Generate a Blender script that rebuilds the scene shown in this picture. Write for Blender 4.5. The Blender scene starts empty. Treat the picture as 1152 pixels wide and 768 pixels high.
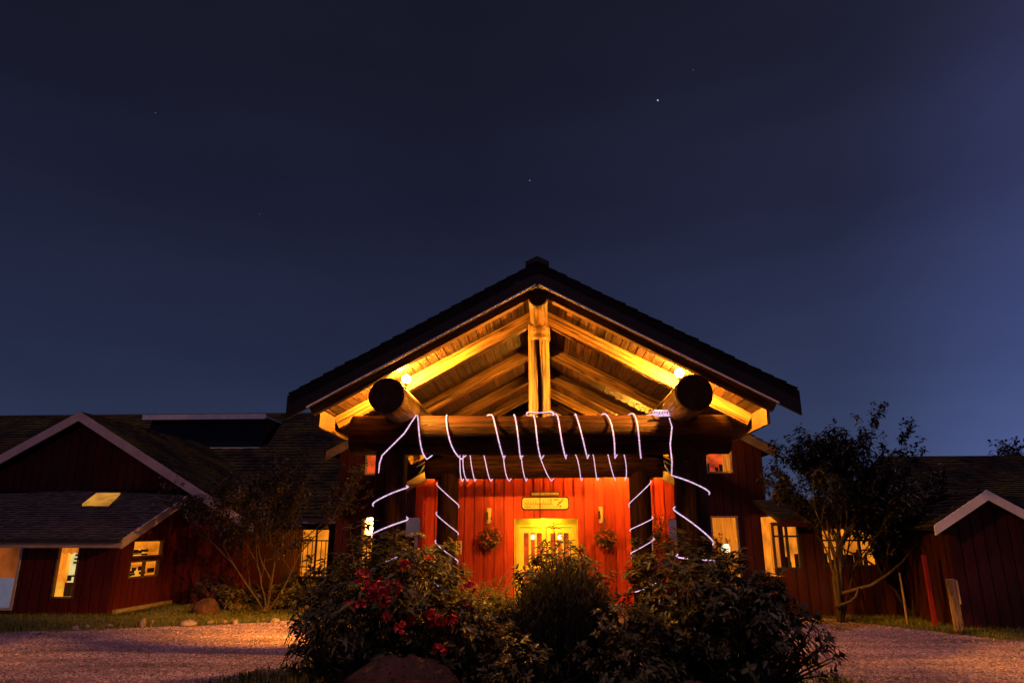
import bpy, math, random
import numpy as np
from mathutils import Vector, Matrix, Euler

# ------------------------------------------------------------------ camera, sky, light, exposure
sc = bpy.context.scene
COL = sc.collection
CAM_H = 2.2
cd = bpy.data.cameras.new('camera')
cd.lens = 24.0; cd.sensor_width = 36.0; cd.clip_start = 0.1; cd.clip_end = 2000
cam = bpy.data.objects.new('camera', cd)
cam.location = (0, 0, CAM_H)
cam.rotation_euler = (math.radians(90 + 15.7), 0, math.radians(2.98))
COL.objects.link(cam)
sc.camera = cam

MOON_EL, MOON_AZ = math.radians(77), math.radians(200)     # azimuth clockwise from +Y: behind the camera, to the left
world = bpy.data.worlds.new('World'); sc.world = world
world.use_nodes = True
wn = world.node_tree; wn.nodes.clear()
def wnode(t, **k):
    n = wn.nodes.new(t)
    for a, b in k.items(): setattr(n, a, b)
    return n
w_out = wnode('ShaderNodeOutputWorld'); w_bg = wnode('ShaderNodeBackground')
w_sky = wnode('ShaderNodeTexSky', sky_type='NISHITA', sun_disc=False)
w_sky.sun_elevation = math.radians(2.0); w_sky.sun_rotation = math.radians(200)
w_sky.altitude = 100; w_sky.air_density = 1.0; w_sky.dust_density = 0.4; w_sky.ozone_density = 4.0
w_tc = wnode('ShaderNodeTexCoord'); w_sep = wnode('ShaderNodeSeparateXYZ')
wn.links.new(w_tc.outputs['Generated'], w_sep.inputs[0])
w_rmp = wnode('ShaderNodeValToRGB')
cr = w_rmp.color_ramp
cr.elements[0].position = 0.0; cr.elements[0].color = (0.032, 0.043, 0.096, 1)
cr.elements[1].position = 0.75; cr.elements[1].color = (0.0072, 0.0075, 0.0155, 1)
for p_, c_ in ((0.10, (0.0255, 0.0355, 0.082)), (0.25, (0.0170, 0.0225, 0.056)), (0.42, (0.0117, 0.0136, 0.034)), (0.58, (0.0087, 0.0092, 0.0210))):
    e_ = cr.elements.new(p_); e_.color = (*c_, 1)
wn.links.new(w_sep.outputs['Z'], w_rmp.inputs[0])
w_mixs = wnode('ShaderNodeMix', data_type='RGBA', blend_type='ADD'); w_mixs.inputs[0].default_value = 1.0
w_scl = wnode('ShaderNodeVectorMath', operation='SCALE'); w_scl.inputs['Scale'].default_value = 0.0012
wn.links.new(w_sky.outputs[0], w_scl.inputs[0])
wn.links.new(w_rmp.outputs[0], w_mixs.inputs[6]); wn.links.new(w_scl.outputs[0], w_mixs.inputs[7])
# thin high cloud, barely visible
w_cl = wnode('ShaderNodeTexNoise'); w_cl.inputs['Scale'].default_value = 2.2; w_cl.inputs['Detail'].default_value = 4
w_map = wnode('ShaderNodeMapping'); w_map.inputs['Scale'].default_value = (1, 1, 3.5)
wn.links.new(w_tc.outputs['Generated'], w_map.inputs[0]); wn.links.new(w_map.outputs[0], w_cl.inputs[0])
w_mr = wnode('ShaderNodeMapRange'); w_mr.inputs[1].default_value = .3; w_mr.inputs[2].default_value = .75
w_mr.inputs[3].default_value = .88; w_mr.inputs[4].default_value = 1.16
wn.links.new(w_cl.outputs[0], w_mr.inputs[0])
w_mul = wnode('ShaderNodeVectorMath', operation='SCALE')
wn.links.new(w_mixs.outputs[2], w_mul.inputs[0]); wn.links.new(w_mr.outputs[0], w_mul.inputs['Scale'])
w_az = wnode('ShaderNodeMapRange'); w_az.inputs[1].default_value = -.1; w_az.inputs[2].default_value = .65      # the afterglow lies to the right
w_az.inputs[3].default_value = .95; w_az.inputs[4].default_value = 1.65
wn.links.new(w_sep.outputs['X'], w_az.inputs[0])
w_mul2 = wnode('ShaderNodeVectorMath', operation='SCALE')
wn.links.new(w_mul.outputs[0], w_mul2.inputs[0]); wn.links.new(w_az.outputs[0], w_mul2.inputs['Scale'])
w_az2 = wnode('ShaderNodeMapRange', interpolation_type='SMOOTHSTEP'); w_az2.inputs[1].default_value = .36; w_az2.inputs[2].default_value = .62
w_az2.inputs[3].default_value = 0; w_az2.inputs[4].default_value = 1
wn.links.new(w_sep.outputs['X'], w_az2.inputs[0])
w_glow = wnode('ShaderNodeMix', data_type='RGBA', blend_type='MULTIPLY'); w_glow.inputs[7].default_value = (1.85, 1.85, 2.1, 1)
wn.links.new(w_az2.outputs[0], w_glow.inputs[0]); wn.links.new(w_mul2.outputs[0], w_glow.inputs[6])
last = w_glow.outputs[2]
Rcam = Euler(cam.rotation_euler).to_matrix()
def ray(px, py):
    return Rcam @ Vector(((px - 576) / 768, -(py - 384) / 768, -1.0))
for sx, sy, sb, sr in ((740, 113, .6, .0010), (596, 203, .16, .0009), (175, 127, .06, .0008), (780, 79, .06, .0008), (292, 241, .04, .0008)):
    d = ray(sx, sy).normalized()
    dt = wnode('ShaderNodeVectorMath', operation='DISTANCE'); dt.inputs[1].default_value = d
    wn.links.new(w_tc.outputs['Generated'], dt.inputs[0])
    lt = wnode('ShaderNodeMath', operation='LESS_THAN'); lt.inputs[1].default_value = sr
    wn.links.new(dt.outputs['Value'], lt.inputs[0])
    ml = wnode('ShaderNodeVectorMath', operation='SCALE'); ml.inputs[0].default_value = (sb, sb * .93, sb)
    wn.links.new(lt.outputs[0], ml.inputs['Scale'])
    ad = wnode('ShaderNodeVectorMath', operation='ADD')
    wn.links.new(last, ad.inputs[0]); wn.links.new(ml.outputs[0], ad.inputs[1]); last = ad.outputs[0]
wn.links.new(last, w_bg.inputs['Color']); w_bg.inputs['Strength'].default_value = 1.0
wn.links.new(w_bg.outputs[0], w_out.inputs[0])

ml_ = bpy.data.lights.new('moon', 'SUN'); ml_.energy = 0.84; ml_.angle = math.radians(1.5); ml_.color = (1.0, 0.53, 0.80)
moon = bpy.data.objects.new('moon', ml_); COL.objects.link(moon)
md = Vector((math.sin(MOON_AZ) * math.cos(MOON_EL), math.cos(MOON_AZ) * math.cos(MOON_EL), math.sin(MOON_EL)))
moon.rotation_euler = md.to_track_quat('Z', 'Y').to_euler()
moon.location = md * 60

sc.view_settings.view_transform = 'Standard'; sc.view_settings.look = 'None'
sc.view_settings.exposure = 0.0; sc.view_settings.gamma = 1.0
sc.cycles.use_denoising = True
sc.cycles.max_bounces = 5; sc.cycles.diffuse_bounces = 3; sc.cycles.glossy_bounces = 2
sc.cycles.transparent_max_bounces = 12; sc.cycles.sample_clamp_indirect = 2.0

LAMP = (1.0, 0.36, 0.035)

# ------------------------------------------------------------------ helpers
def at(px, py, Y):
    """point of the place at depth Y metres seen at a pixel of the 1152 x 768 photograph (used to measure it)"""
    r = ray(px, py); t = Y / r.y
    return Vector((r.x * t, Y, CAM_H + r.z * t))
def gr(px, py, z=0.0):
    r = ray(px, py); t = (z - CAM_H) / r.z
    return Vector((r.x * t, r.y * t, z))

class MB:
    def __init__(s): s.v = []; s.f = []
    def add(s, vs, fs):
        b = len(s.v); s.v += [tuple(p) for p in vs]; s.f += [tuple(i + b for i in f) for f in fs]
    def box(s, x0, x1, y0, y1, z0, z1):
        s.add([(x0, y0, z0), (x1, y0, z0), (x1, y1, z0), (x0, y1, z0), (x0, y0, z1), (x1, y0, z1), (x1, y1, z1), (x0, y1, z1)],
              [(0, 3, 2, 1), (4, 5, 6, 7), (0, 1, 5, 4), (1, 2, 6, 5), (2, 3, 7, 6), (3, 0, 4, 7)])
    def hexa(s, p):     # 8 points in box order
        s.add(p, [(0, 3, 2, 1), (4, 5, 6, 7), (0, 1, 5, 4), (1, 2, 6, 5), (2, 3, 7, 6), (3, 0, 4, 7)])
    def bar(s, a, b, w, h, up=(0, 0, 1)):
        a = Vector(a); b = Vector(b); d = (b - a).normalized(); up = Vector(up)
        sd = d.cross(up).normalized(); u = sd.cross(d).normalized()
        q = [(-1, -1), (1, -1), (1, 1), (-1, 1)]
        p = [a + sd * (i * w / 2) + u * (j * h / 2) for i, j in q] + [b + sd * (i * w / 2) + u * (j * h / 2) for i, j in q]
        s.add(p, [(0, 1, 2, 3), (7, 6, 5, 4), (0, 4, 5, 1), (1, 5, 6, 2), (2, 6, 7, 3), (3, 7, 4, 0)])
    def poly_prism(s, pts, y0, y1):      # pts = [(x, z)]
        n = len(pts)
        s.add([(x, y0, z) for x, z in pts] + [(x, y1, z) for x, z in pts],
              [tuple(range(n)), tuple(range(2 * n - 1, n - 1, -1))] + [(i, i + n, (i + 1) % n + n, (i + 1) % n) for i in range(n)])
    def tube(s, pts, rad, n=8, cap=True):
        pts = [Vector(p) for p in pts]; m = len(pts)
        if not hasattr(rad, '__len__'): rad = [rad] * m
        b = len(s.v); ref = None
        for i, p in enumerate(pts):
            t = (pts[min(i + 1, m - 1)] - pts[max(i - 1, 0)])
            t = t.normalized() if t.length > 1e-9 else Vector((0, 0, 1))
            if ref is None:
                ref = t.cross(Vector((0, 0, 1)) if abs(t.z) < .9 else Vector((1, 0, 0))).normalized()
            else:
                ref = (ref - t * ref.dot(t)).normalized()
            o = t.cross(ref)
            for k in range(n):
                a = 2 * math.pi * k / n
                s.v.append(tuple(p + (ref * math.cos(a) + o * math.sin(a)) * rad[i]))
        for i in range(m - 1):
            for k in range(n):
                s.f.append((b + i * n + k, b + i * n + (k + 1) % n, b + (i + 1) * n + (k + 1) % n, b + (i + 1) * n + k))
        if cap:
            s.f.append(tuple(b + k for k in range(n - 1, -1, -1)))
            s.f.append(tuple(b + (m - 1) * n + k for k in range(n)))
    def lathe(s, prof, n=20, c=(0, 0, 0)):
        b = len(s.v)
        for r, z in prof:
            for k in range(n):
                a = 2 * math.pi * k / n
                s.v.append((c[0] + r * math.cos(a), c[1] + r * math.sin(a), c[2] + z))
        for i in range(len(prof) - 1):
            for k in range(n):
                s.f.append((b + i * n + k, b + i * n + (k + 1) % n, b + (i + 1) * n + (k + 1) % n, b + (i + 1) * n + k))
        s.f.append(tuple(b + k for k in range(n - 1, -1, -1)))
        s.f.append(tuple(b + (len(prof) - 1) * n + k for k in range(n)))

WM = {}     # world matrices
def obj(name, mb, mat, parent=None, M=None, smooth=False, base=None):
    """link ONE mesh object; mesh coordinates are world coordinates unless M (its own frame) or base (its origin) is given"""
    me = bpy.data.meshes.new(name)
    vs = mb.v
    if base is not None:
        bx = Vector(base); vs = [(x - bx.x, y - bx.y, z - bx.z) for x, y, z in vs]; M = Matrix.Translation(bx)
    me.from_pydata(vs, [], mb.f); me.validate(clean_customdata=False); me.update()
    if smooth: me.polygons.foreach_set('use_smooth', [True] * len(me.polygons))
    me.materials.append(mat)
    o = bpy.data.objects.new(name, me); COL.objects.link(o)
    M = M if M is not None else Matrix.Identity(4)
    WM[o.name] = M
    if parent is not None:
        o.parent = parent; o.matrix_basis = WM[parent.name].inverted() @ M
    else:
        o.matrix_basis = M
    return o
def thing(name, label, cat, loc, group=None, kind=None):
    o = bpy.data.objects.new(name, None); COL.objects.link(o)
    o.empty_display_size = .3
    o.location = loc; WM[o.name] = Matrix.Translation(Vector(loc))
    return tag(o, label, cat, group, kind)
def tag(o, label=None, cat=None, group=None, kind=None):
    if label: o['label'] = label
    if cat: o['category'] = cat
    if group: o['group'] = group
    if kind: o['kind'] = kind
    return o
def frame(a, b, up=(0, 0, 1)):
    """matrix whose X axis runs a -> b"""
    a = Vector(a); b = Vector(b); x = (b - a).normalized(); u = Vector(up)
    if abs(x.dot(u)) > .99: u = Vector((0, 1, 0))
    y = u.cross(x).normalized(); z = x.cross(y)
    M = Matrix((x, y, z)).transposed().to_4x4(); M.translation = a
    return M, (b - a).length
def flag_smooth(o, ang=40):
    return o

# ------------------------------------------------------------------ materials
def new_mat(name):
    m = bpy.data.materials.new(name); m.use_nodes = True
    nt = m.node_tree; bs = nt.nodes['Principled BSDF']
    return m, nt, bs
def N(nt, t, ins=None, **k):
    n = nt.nodes.new(t)
    for a, b in k.items(): setattr(n, a, b)
    for a, b in (ins or {}).items():
        if hasattr(b, 'links') or isinstance(b, bpy.types.NodeSocket): nt.links.new(b, n.inputs[a])
        else: n.inputs[a].default_value = b
    return n
def ramp(nt, fac, stops):
    r = nt.nodes.new('ShaderNodeValToRGB'); nt.links.new(fac, r.inputs[0])
    e = r.color_ramp.elements
    e[0].position, e[0].color = stops[0][0], (*stops[0][1], 1)
    e[1].position, e[1].color = stops[-1][0], (*stops[-1][1], 1)
    for p, c in stops[1:-1]:
        x = e.new(p); x.color = (*c, 1)
    return r.outputs[0]
def mixc(nt, f, a, b, mode='MIX'):
    n = nt.nodes.new('ShaderNodeMix'); n.data_type = 'RGBA'; n.blend_type = mode
    for i, v in ((0, f), (6, a), (7, b)):
        if isinstance(v, bpy.types.NodeSocket): nt.links.new(v, n.inputs[i])
        elif isinstance(v, tuple): n.inputs[i].default_value = (*v, 1)
        else: n.inputs[i].default_value = v
    return n.outputs[2]
def bump(nt, bs, h, strength=.5, dist=.02):
    b = nt.nodes.new('ShaderNodeBump'); b.inputs['Strength'].default_value = strength; b.inputs['Distance'].default_value = dist
    nt.links.new(h, b.inputs['Height']); nt.links.new(b.outputs[0], bs.inputs['Normal'])
def setspec(bs, v):
    bs.inputs['Specular IOR Level'].default_value = v

def wood(name, dark, light, rough=.6, stretch=(.7, 9, 9), isl=True, bstr=.5, knots=True, spec=.3):
    """timber with grain along the object's own X axis"""
    m, nt, bs = new_mat(name)
    tc = N(nt, 'ShaderNodeTexCoord')
    geo = N(nt, 'ShaderNodeNewGeometry')
    oi = N(nt, 'ShaderNodeObjectInfo')
    off = N(nt, 'ShaderNodeVectorMath', {0: tc.outputs['Object'], 1: (0, 0, 0)}, operation='ADD')
    sc_ = N(nt, 'ShaderNodeMath', {0: oi.outputs['Random'], 1: 57.0}, operation='MULTIPLY')
    si = N(nt, 'ShaderNodeMath', {0: geo.outputs['Random Per Island'], 1: 31.0}, operation='MULTIPLY')
    sm = N(nt, 'ShaderNodeMath', {0: sc_.outputs[0], 1: si.outputs[0]}, operation='ADD')
    cx = N(nt, 'ShaderNodeCombineXYZ', {0: sm.outputs[0], 1: sm.outputs[0], 2: sm.outputs[0]})
    nt.links.new(cx.outputs[0], off.inputs[1])
    mp = N(nt, 'ShaderNodeMapping', {0: off.outputs[0], 'Scale': stretch})
    n1 = N(nt, 'ShaderNodeTexNoise', {'Vector': mp.outputs[0], 'Scale': 2.2, 'Detail': 6.0, 'Roughness': .65, 'Distortion': .7})
    n2 = N(nt, 'ShaderNodeTexNoise', {'Vector': off.outputs[0], 'Scale': 1.3, 'Detail': 3.0})
    c = ramp(nt, n1.outputs[0], [(.36, dark), (.50, tuple(.5 * (a + b) for a, b in zip(dark, light))), (.62, light)])
    v = N(nt, 'ShaderNodeMapRange', {0: n2.outputs[0], 1: .3, 2: .7, 3: .65, 4: 1.2})
    c2 = N(nt, 'ShaderNodeVectorMath', {0: c, 'Scale': v.outputs[0]}, operation='SCALE')
    res = c2.outputs[0]
    if isl:
        vi = N(nt, 'ShaderNodeMapRange', {0: geo.outputs['Random Per Island'], 1: 0.0, 2: 1.0, 3: .35, 4: 1.5})
        res = N(nt, 'ShaderNodeVectorMath', {0: res, 'Scale': vi.outputs[0]}, operation='SCALE').outputs[0]
    if knots:
        vo = N(nt, 'ShaderNodeTexVoronoi', {'Vector': N(nt, 'ShaderNodeMapping', {0: off.outputs[0], 'Scale': (1.2, 3.0, 3.0)}).outputs[0], 'Scale': 1.1})
        kf = ramp(nt, vo.outputs['Distance'], [(.06, (1, 1, 1)), (.13, (0, 0, 0))])
        res = mixc(nt, kf, res, tuple(.3 * a for a in dark))
    n3 = N(nt, 'ShaderNodeTexNoise', {'Vector': N(nt, 'ShaderNodeMapping', {0: off.outputs[0], 'Scale': (stretch[0] * .5, stretch[1] * .7, stretch[2] * .7)}).outputs[0], 'Scale': 1.7, 'Detail': 2.0})
    ck = ramp(nt, n3.outputs[0], [(.472, (0, 0, 0)), (.485, (1, 1, 1)), (.497, (0, 0, 0))])
    res = mixc(nt, ck, res, tuple(.18 * a for a in dark))
    hh = N(nt, 'ShaderNodeMath', {0: n1.outputs[0], 1: N(nt, 'ShaderNodeSeparateColor', {0: ck}).outputs[0]}, operation='SUBTRACT')
    nt.links.new(res, bs.inputs['Base Color']); bs.inputs['Roughness'].default_value = rough; setspec(bs, spec)
    bump(nt, bs, hh.outputs[0], bstr, .02)
    return m
def paint(name, col, var=.25, rough=.6, scale=3.0, stretch=(1, 1, 1), bstr=.15, isl=.0, spec=.3):
    m, nt, bs = new_mat(name)
    tc = N(nt, 'ShaderNodeTexCoord')
    mp = N(nt, 'ShaderNodeMapping', {0: tc.outputs['Object'], 'Scale': stretch})
    n = N(nt, 'ShaderNodeTexNoise', {'Vector': mp.outputs[0], 'Scale': scale, 'Detail': 6.0, 'Roughness': .65})
    v = N(nt, 'ShaderNodeMapRange', {0: n.outputs[0], 1: .3, 2: .7, 3: 1 - var, 4: 1 + var})
    r = N(nt, 'ShaderNodeVectorMath', {0: col, 'Scale': v.outputs[0]}, operation='SCALE').outputs[0]
    if isl:
        geo = N(nt, 'ShaderNodeNewGeometry')
        vi = N(nt, 'ShaderNodeMapRange', {0: geo.outputs['Random Per Island'], 1: 0.0, 2: 1.0, 3: 1 - isl, 4: 1 + isl})
        r = N(nt, 'ShaderNodeVectorMath', {0: r, 'Scale': vi.outputs[0]}, operation='SCALE').outputs[0]
    nt.links.new(r, bs.inputs['Base Color']); bs.inputs['Roughness'].default_value = rough; setspec(bs, spec)
    if bstr: bump(nt, bs, n.outputs[0], bstr, .01)
    return m
def leafmat(name, a, b, rough=.45, spec=.4, trans=.0):
    m, nt, bs = new_mat(name)
    geo = N(nt, 'ShaderNodeNewGeometry')
    c = ramp(nt, geo.outputs['Random Per Island'], [(0, a), (.7, tuple(.5 * (x + y) for x, y in zip(a, b))), (1, b)])
    nt.links.new(c, bs.inputs['Base Color']); bs.inputs['Roughness'].default_value = rough; setspec(bs, spec)
    if trans:
        tr = N(nt, 'ShaderNodeBsdfTranslucent'); nt.links.new(c, tr.inputs[0])
        mx = N(nt, 'ShaderNodeMixShader', {0: trans}); nt.links.new(bs.outputs[0], mx.inputs[1]); nt.links.new(tr.outputs[0], mx.inputs[2])
        nt.links.new(mx.outputs[0], nt.nodes['Material Output'].inputs[0])
    return m
def emit(name, col, s, var=0.0, scale=4.0, stretch=(1, 1, 1)):
    m, nt, bs = new_mat(name)
    bs.inputs['Base Color'].default_value = (*[.12 * min(.8, c) for c in col], 1)
    bs.inputs['Emission Color'].default_value = (*col, 1); bs.inputs['Emission Strength'].default_value = s
    if var:
        tc = N(nt, 'ShaderNodeTexCoord')
        mp = N(nt, 'ShaderNodeMapping', {0: tc.outputs['Object'], 'Scale': stretch})
        n = N(nt, 'ShaderNodeTexNoise', {'Vector': mp.outputs[0], 'Scale': scale, 'Detail': 4.0})
        v = N(nt, 'ShaderNodeMapRange', {0: n.outputs[0], 1: .3, 2: .7, 3: s * (1 - var), 4: s * (1 + var)})
        nt.links.new(v.outputs[0], bs.inputs['Emission Strength'])
    return m
def glassmat(name):
    m, nt, bs = new_mat(name)
    nt.nodes.remove(bs)
    g = N(nt, 'ShaderNodeBsdfGlossy', {'Color': (1, 1, 1, 1), 'Roughness': .03}); t = N(nt, 'ShaderNodeBsdfTransparent', {'Color': (.92, .94, .92, 1)})
    f = N(nt, 'ShaderNodeFresnel', {'IOR': 1.45})
    mx = N(nt, 'ShaderNodeMixShader', {0: f.outputs[0]}); nt.links.new(t.outputs[0], mx.inputs[1]); nt.links.new(g.outputs[0], mx.inputs[2])
    nt.links.new(mx.outputs[0], nt.nodes['Material Output'].inputs[0])
    return m

M = {}
M['log'] = wood('weathered_log', (.004, .0016, .0014), (.034, .0098, .0055), .7, (.35, 6, 6), isl=False, bstr=.8, spec=.1)
def endgrain():
    m, nt, bs = new_mat('log_end_grain')
    tc = N(nt, 'ShaderNodeTexCoord')
    wv = N(nt, 'ShaderNodeTexWave', {'Vector': tc.outputs['Object'], 'Scale': 7.0, 'Distortion': 2.5, 'Detail': 3.0}, wave_type='RINGS', rings_direction='SPHERICAL')
    n = N(nt, 'ShaderNodeTexNoise', {'Vector': tc.outputs['Object'], 'Scale': 5.0, 'Detail': 6.0})
    c = ramp(nt, wv.outputs[0], [(0, (.03, .014, .010)), (1, (.09, .042, .028))])
    v = N(nt, 'ShaderNodeMapRange', {0: n.outputs[0], 1: .3, 2: .7, 3: .45, 4: 1.4})
    nt.links.new(N(nt, 'ShaderNodeVectorMath', {0: c, 'Scale': v.outputs[0]}, operation='SCALE').outputs[0], bs.inputs['Base Color'])
    bs.inputs['Roughness'].default_value = .85; setspec(bs, .2); bump(nt, bs, wv.outputs[0], .4, .01)
    return m
M['log_end'] = endgrain()
M['king'] = wood('peeled_post', (.022, .007, .002), (.27, .145, .045), .5, (.3, 7, 7), isl=False, bstr=.9)
M['rafter'] = wood('rafter_timber', (.022, .007, .002), (.25, .130, .04), .55, (.35, 8, 8), isl=False, bstr=.7)
M['purlin'] = wood('purlin_log', (.016, .006, .002), (.16, .08, .025), .55, (.35, 6, 6), isl=False, bstr=.8)
M['ceil'] = wood('ceiling_boards', (.004, .0012, .0006), (.075, .030, .009), .6, (.6, 9, 9), isl=True, bstr=.8)
M['fascia_dark'] = paint('dark_stained_board', (.012, .007, .007), .4, .7)
M['fascia_tan'] = wood('tan_fascia', (.13, .075, .035), (.22, .135, .065), .6, (.6, 8, 8), isl=False, bstr=.2, knots=False)
M['eave'] = wood('brown_eave_board', (.045, .022, .008), (.10, .055, .02), .6, (.6, 8, 8), isl=False, bstr=.3, knots=False)
M['trim_pale'] = paint('pale_trim_paint', (.52, .40, .36), .2, .6, 2.0)
M['trim_white'] = paint('white_trim_paint', (.66, .63, .66), .15, .6, 2.0)
M['flash'] = paint('pale_flashing', (.88, .74, .66), .1, .4)
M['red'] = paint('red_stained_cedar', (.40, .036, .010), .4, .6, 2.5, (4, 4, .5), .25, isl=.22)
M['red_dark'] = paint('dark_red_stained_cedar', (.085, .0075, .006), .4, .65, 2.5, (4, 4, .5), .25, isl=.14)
M['red_shaded'] = paint('shaded_dark_red_cedar', (.034, .0035, .003), .45, .7, 2.5, (4, 4, .5), .25, isl=.2)  # dark red cedar deepened further; the unlit look is put into the colour
M['lodge_shaded'] = paint('shaded_red_cedar', (.05, .0045, .004), .35, .65, 2.5, (4, 4, .5), .25, isl=.14)  # same red boards as the entrance, darkened in colour to stand for shade
M['shingle'] = paint('old_shakes', (.030, .024, .024), .5, .85, 3.0, bstr=.4, isl=.45)
M['shingle_dark'] = paint('dark_shakes', (.014, .012, .012), .5, .85, 3.0, bstr=.4, isl=.45)
def mossy():
    m, nt, bs = new_mat('mossy_shakes')
    tc = N(nt, 'ShaderNodeTexCoord'); geo = N(nt, 'ShaderNodeNewGeometry')
    n = N(nt, 'ShaderNodeTexNoise', {'Vector': tc.outputs['Object'], 'Scale': .55, 'Detail': 8.0, 'Roughness': .7})
    n2 = N(nt, 'ShaderNodeTexNoise', {'Vector': tc.outputs['Object'], 'Scale': 9.0, 'Detail': 6.0})
    f = ramp(nt, n.outputs[0], [(.42, (0, 0, 0)), (.62, (1, 1, 1))])
    sh = ramp(nt, geo.outputs['Random Per Island'], [(0, (.005, .0045, .004)), (1, (.018, .015, .013))])
    ms = ramp(nt, n2.outputs[0], [(.3, (.02, .021, .005)), (.7, (.09, .068, .014))])
    nt.links.new(mixc(nt, f, sh, ms), bs.inputs['Base Color']); bs.inputs['Roughness'].default_value = .95; setspec(bs, .15)
    bump(nt, bs, n2.outputs[0], .6, .03)
    return m
M['mossy'] = mossy()
M['metal_dark'] = paint('dark_metal', (.03, .028, .028), .2, .45)
M['yellow_paint'] = paint('cream_door_paint', (.75, .62, .12), .1, .5)
M['cream'] = paint('cream_paint', (.62, .46, .22), .12, .5)
M['sign_face'] = paint('carved_sign_face', (.75, .58, .16), .12, .5, 6.0)
M['ink'] = paint('dark_lettering', (.02, .012, .008), .2, .6)
M['black'] = paint('black_paint', (.008, .007, .007), .2, .5)
M['sign_white'] = paint('white_sign_panel', (.78, .82, .95), .08, .5)
M['plate_grey'] = paint('grey_sign_plate', (.40, .40, .42), .1, .5)
M['plate_yellow'] = paint('yellow_sign_plate', (.62, .47, .18), .1, .5)
M['pane'] = glassmat('window_glass')
M['darkglass'] = paint('dark_glass', (.006, .006, .008), .2, .08, spec=.6)
M['concrete'] = paint('old_concrete', (.30, .24, .19), .3, .9, 5.0, bstr=.5)
M['bark'] = paint('grey_brown_bark', (.055, .036, .024), .45, .85, 9.0, (1, 1, .3), .8)
M['bark_pale'] = paint('pale_smooth_bark', (.22, .15, .09), .4, .8, 9.0, (1, 1, .3), .7)
M['stem'] = paint('brown_stem', (.07, .045, .028), .3, .85, 9.0)
M['rhodo'] = leafmat('rhododendron_leaf', (.03, .036, .012), (.22, .17, .05), .48, .22, .4)
M['rhodo_dark'] = leafmat('dark_rhododendron_leaf', (.02, .026, .010), (.15, .12, .04), .48, .22, .4)
M['heather'] = leafmat('heather_leaf', (.02, .024, .010), (.10, .085, .03), .6, .2, .25)
M['fern'] = leafmat('fern_leaf', (.06, .07, .012), (.20, .17, .03), .5, .3, .35)
M['tree_leaf'] = leafmat('tree_leaf', (.012, .014, .006), (.036, .034, .012), .5, .3)
M['tree_leaf_b'] = leafmat('brown_green_tree_leaf', (.022, .018, .008), (.07, .05, .018), .5, .3)
M['maple_leaf'] = leafmat('maple_leaf', (.14, .05, .02), (.30, .13, .04), .5, .3)
M['grass_dry'] = leafmat('pale_grass_blade', (.14, .11, .045), (.46, .36, .16), .6, .3)
M['petal'] = leafmat('red_petal', (.48, .02, .016), (.70, .06, .035), .5, .3)
M['petal_pink'] = leafmat('pink_petal', (.45, .05, .05), (.6, .2, .12), .5, .3)
M['bulb'] = emit('sodium_bulb', (1.0, .385, .035), 14500.0)
M['rope'] = emit('rope_light', (.98, .64, .96), .85, .6, 34.0)
M['room_orange'] = emit('lit_room_orange', (1.0, .27, .015), .85, .5, 2.2)
M['room_red'] = emit('lit_room_red', (1.0, .10, .012), .65, .7, 2.6)
M['room_yellow'] = emit('lit_room_yellow', (1.0, .40, .03), .95, .4, 1.8)
M['room_white'] = emit('lit_room_white', (1.0, .78, .32), .85, .3, 2.5)
M['room_dim'] = emit('dim_room', (1.0, .22, .03), .20, .6, 1.5)
M['curtain'] = emit('backlit_curtain', (1.0, .25, .015), .65, .5, 5.0, (6, 6, .25))
M['skylight'] = emit('lit_skylight', (1.0, .42, .05), .50, .4, 3.0)
M['white_lamp'] = emit('white_lamp_glow', (1.0, .82, .5), 2.0)
M['entry_glow'] = emit('entry_lamp_glow', (1.0, .64, .04), 260.0)
M['soil'] = paint('dark_soil', (.03, .02, .015), .5, .95, 6.0, bstr=.8)
def rockmat(name, a, b):
    m, nt, bs = new_mat(name)
    tc = N(nt, 'ShaderNodeTexCoord')
    n = N(nt, 'ShaderNodeTexNoise', {'Vector': tc.outputs['Object'], 'Scale': 3.5, 'Detail': 8.0, 'Roughness': .7})
    n2 = N(nt, 'ShaderNodeTexNoise', {'Vector': tc.outputs['Object'], 'Scale': 26.0, 'Detail': 4.0})
    c = ramp(nt, n.outputs[0], [(.32, a), (.68, b)])
    f = ramp(nt, n2.outputs[0], [(.55, (0, 0, 0)), (.7, (1, 1, 1))])
    nt.links.new(mixc(nt, f, c, tuple(.4 * x for x in a)), bs.inputs['Base Color']); bs.inputs['Roughness'].default_value = .9; setspec(bs, .2)
    bump(nt, bs, n.outputs[0], .8, .05)
    return m
M['rock'] = rockmat('pale_fieldstone', (.12, .09, .07), (.36, .28, .22))
M['boulder'] = rockmat('brown_boulder', (.022, .010, .006), (.10, .045, .02))

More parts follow.
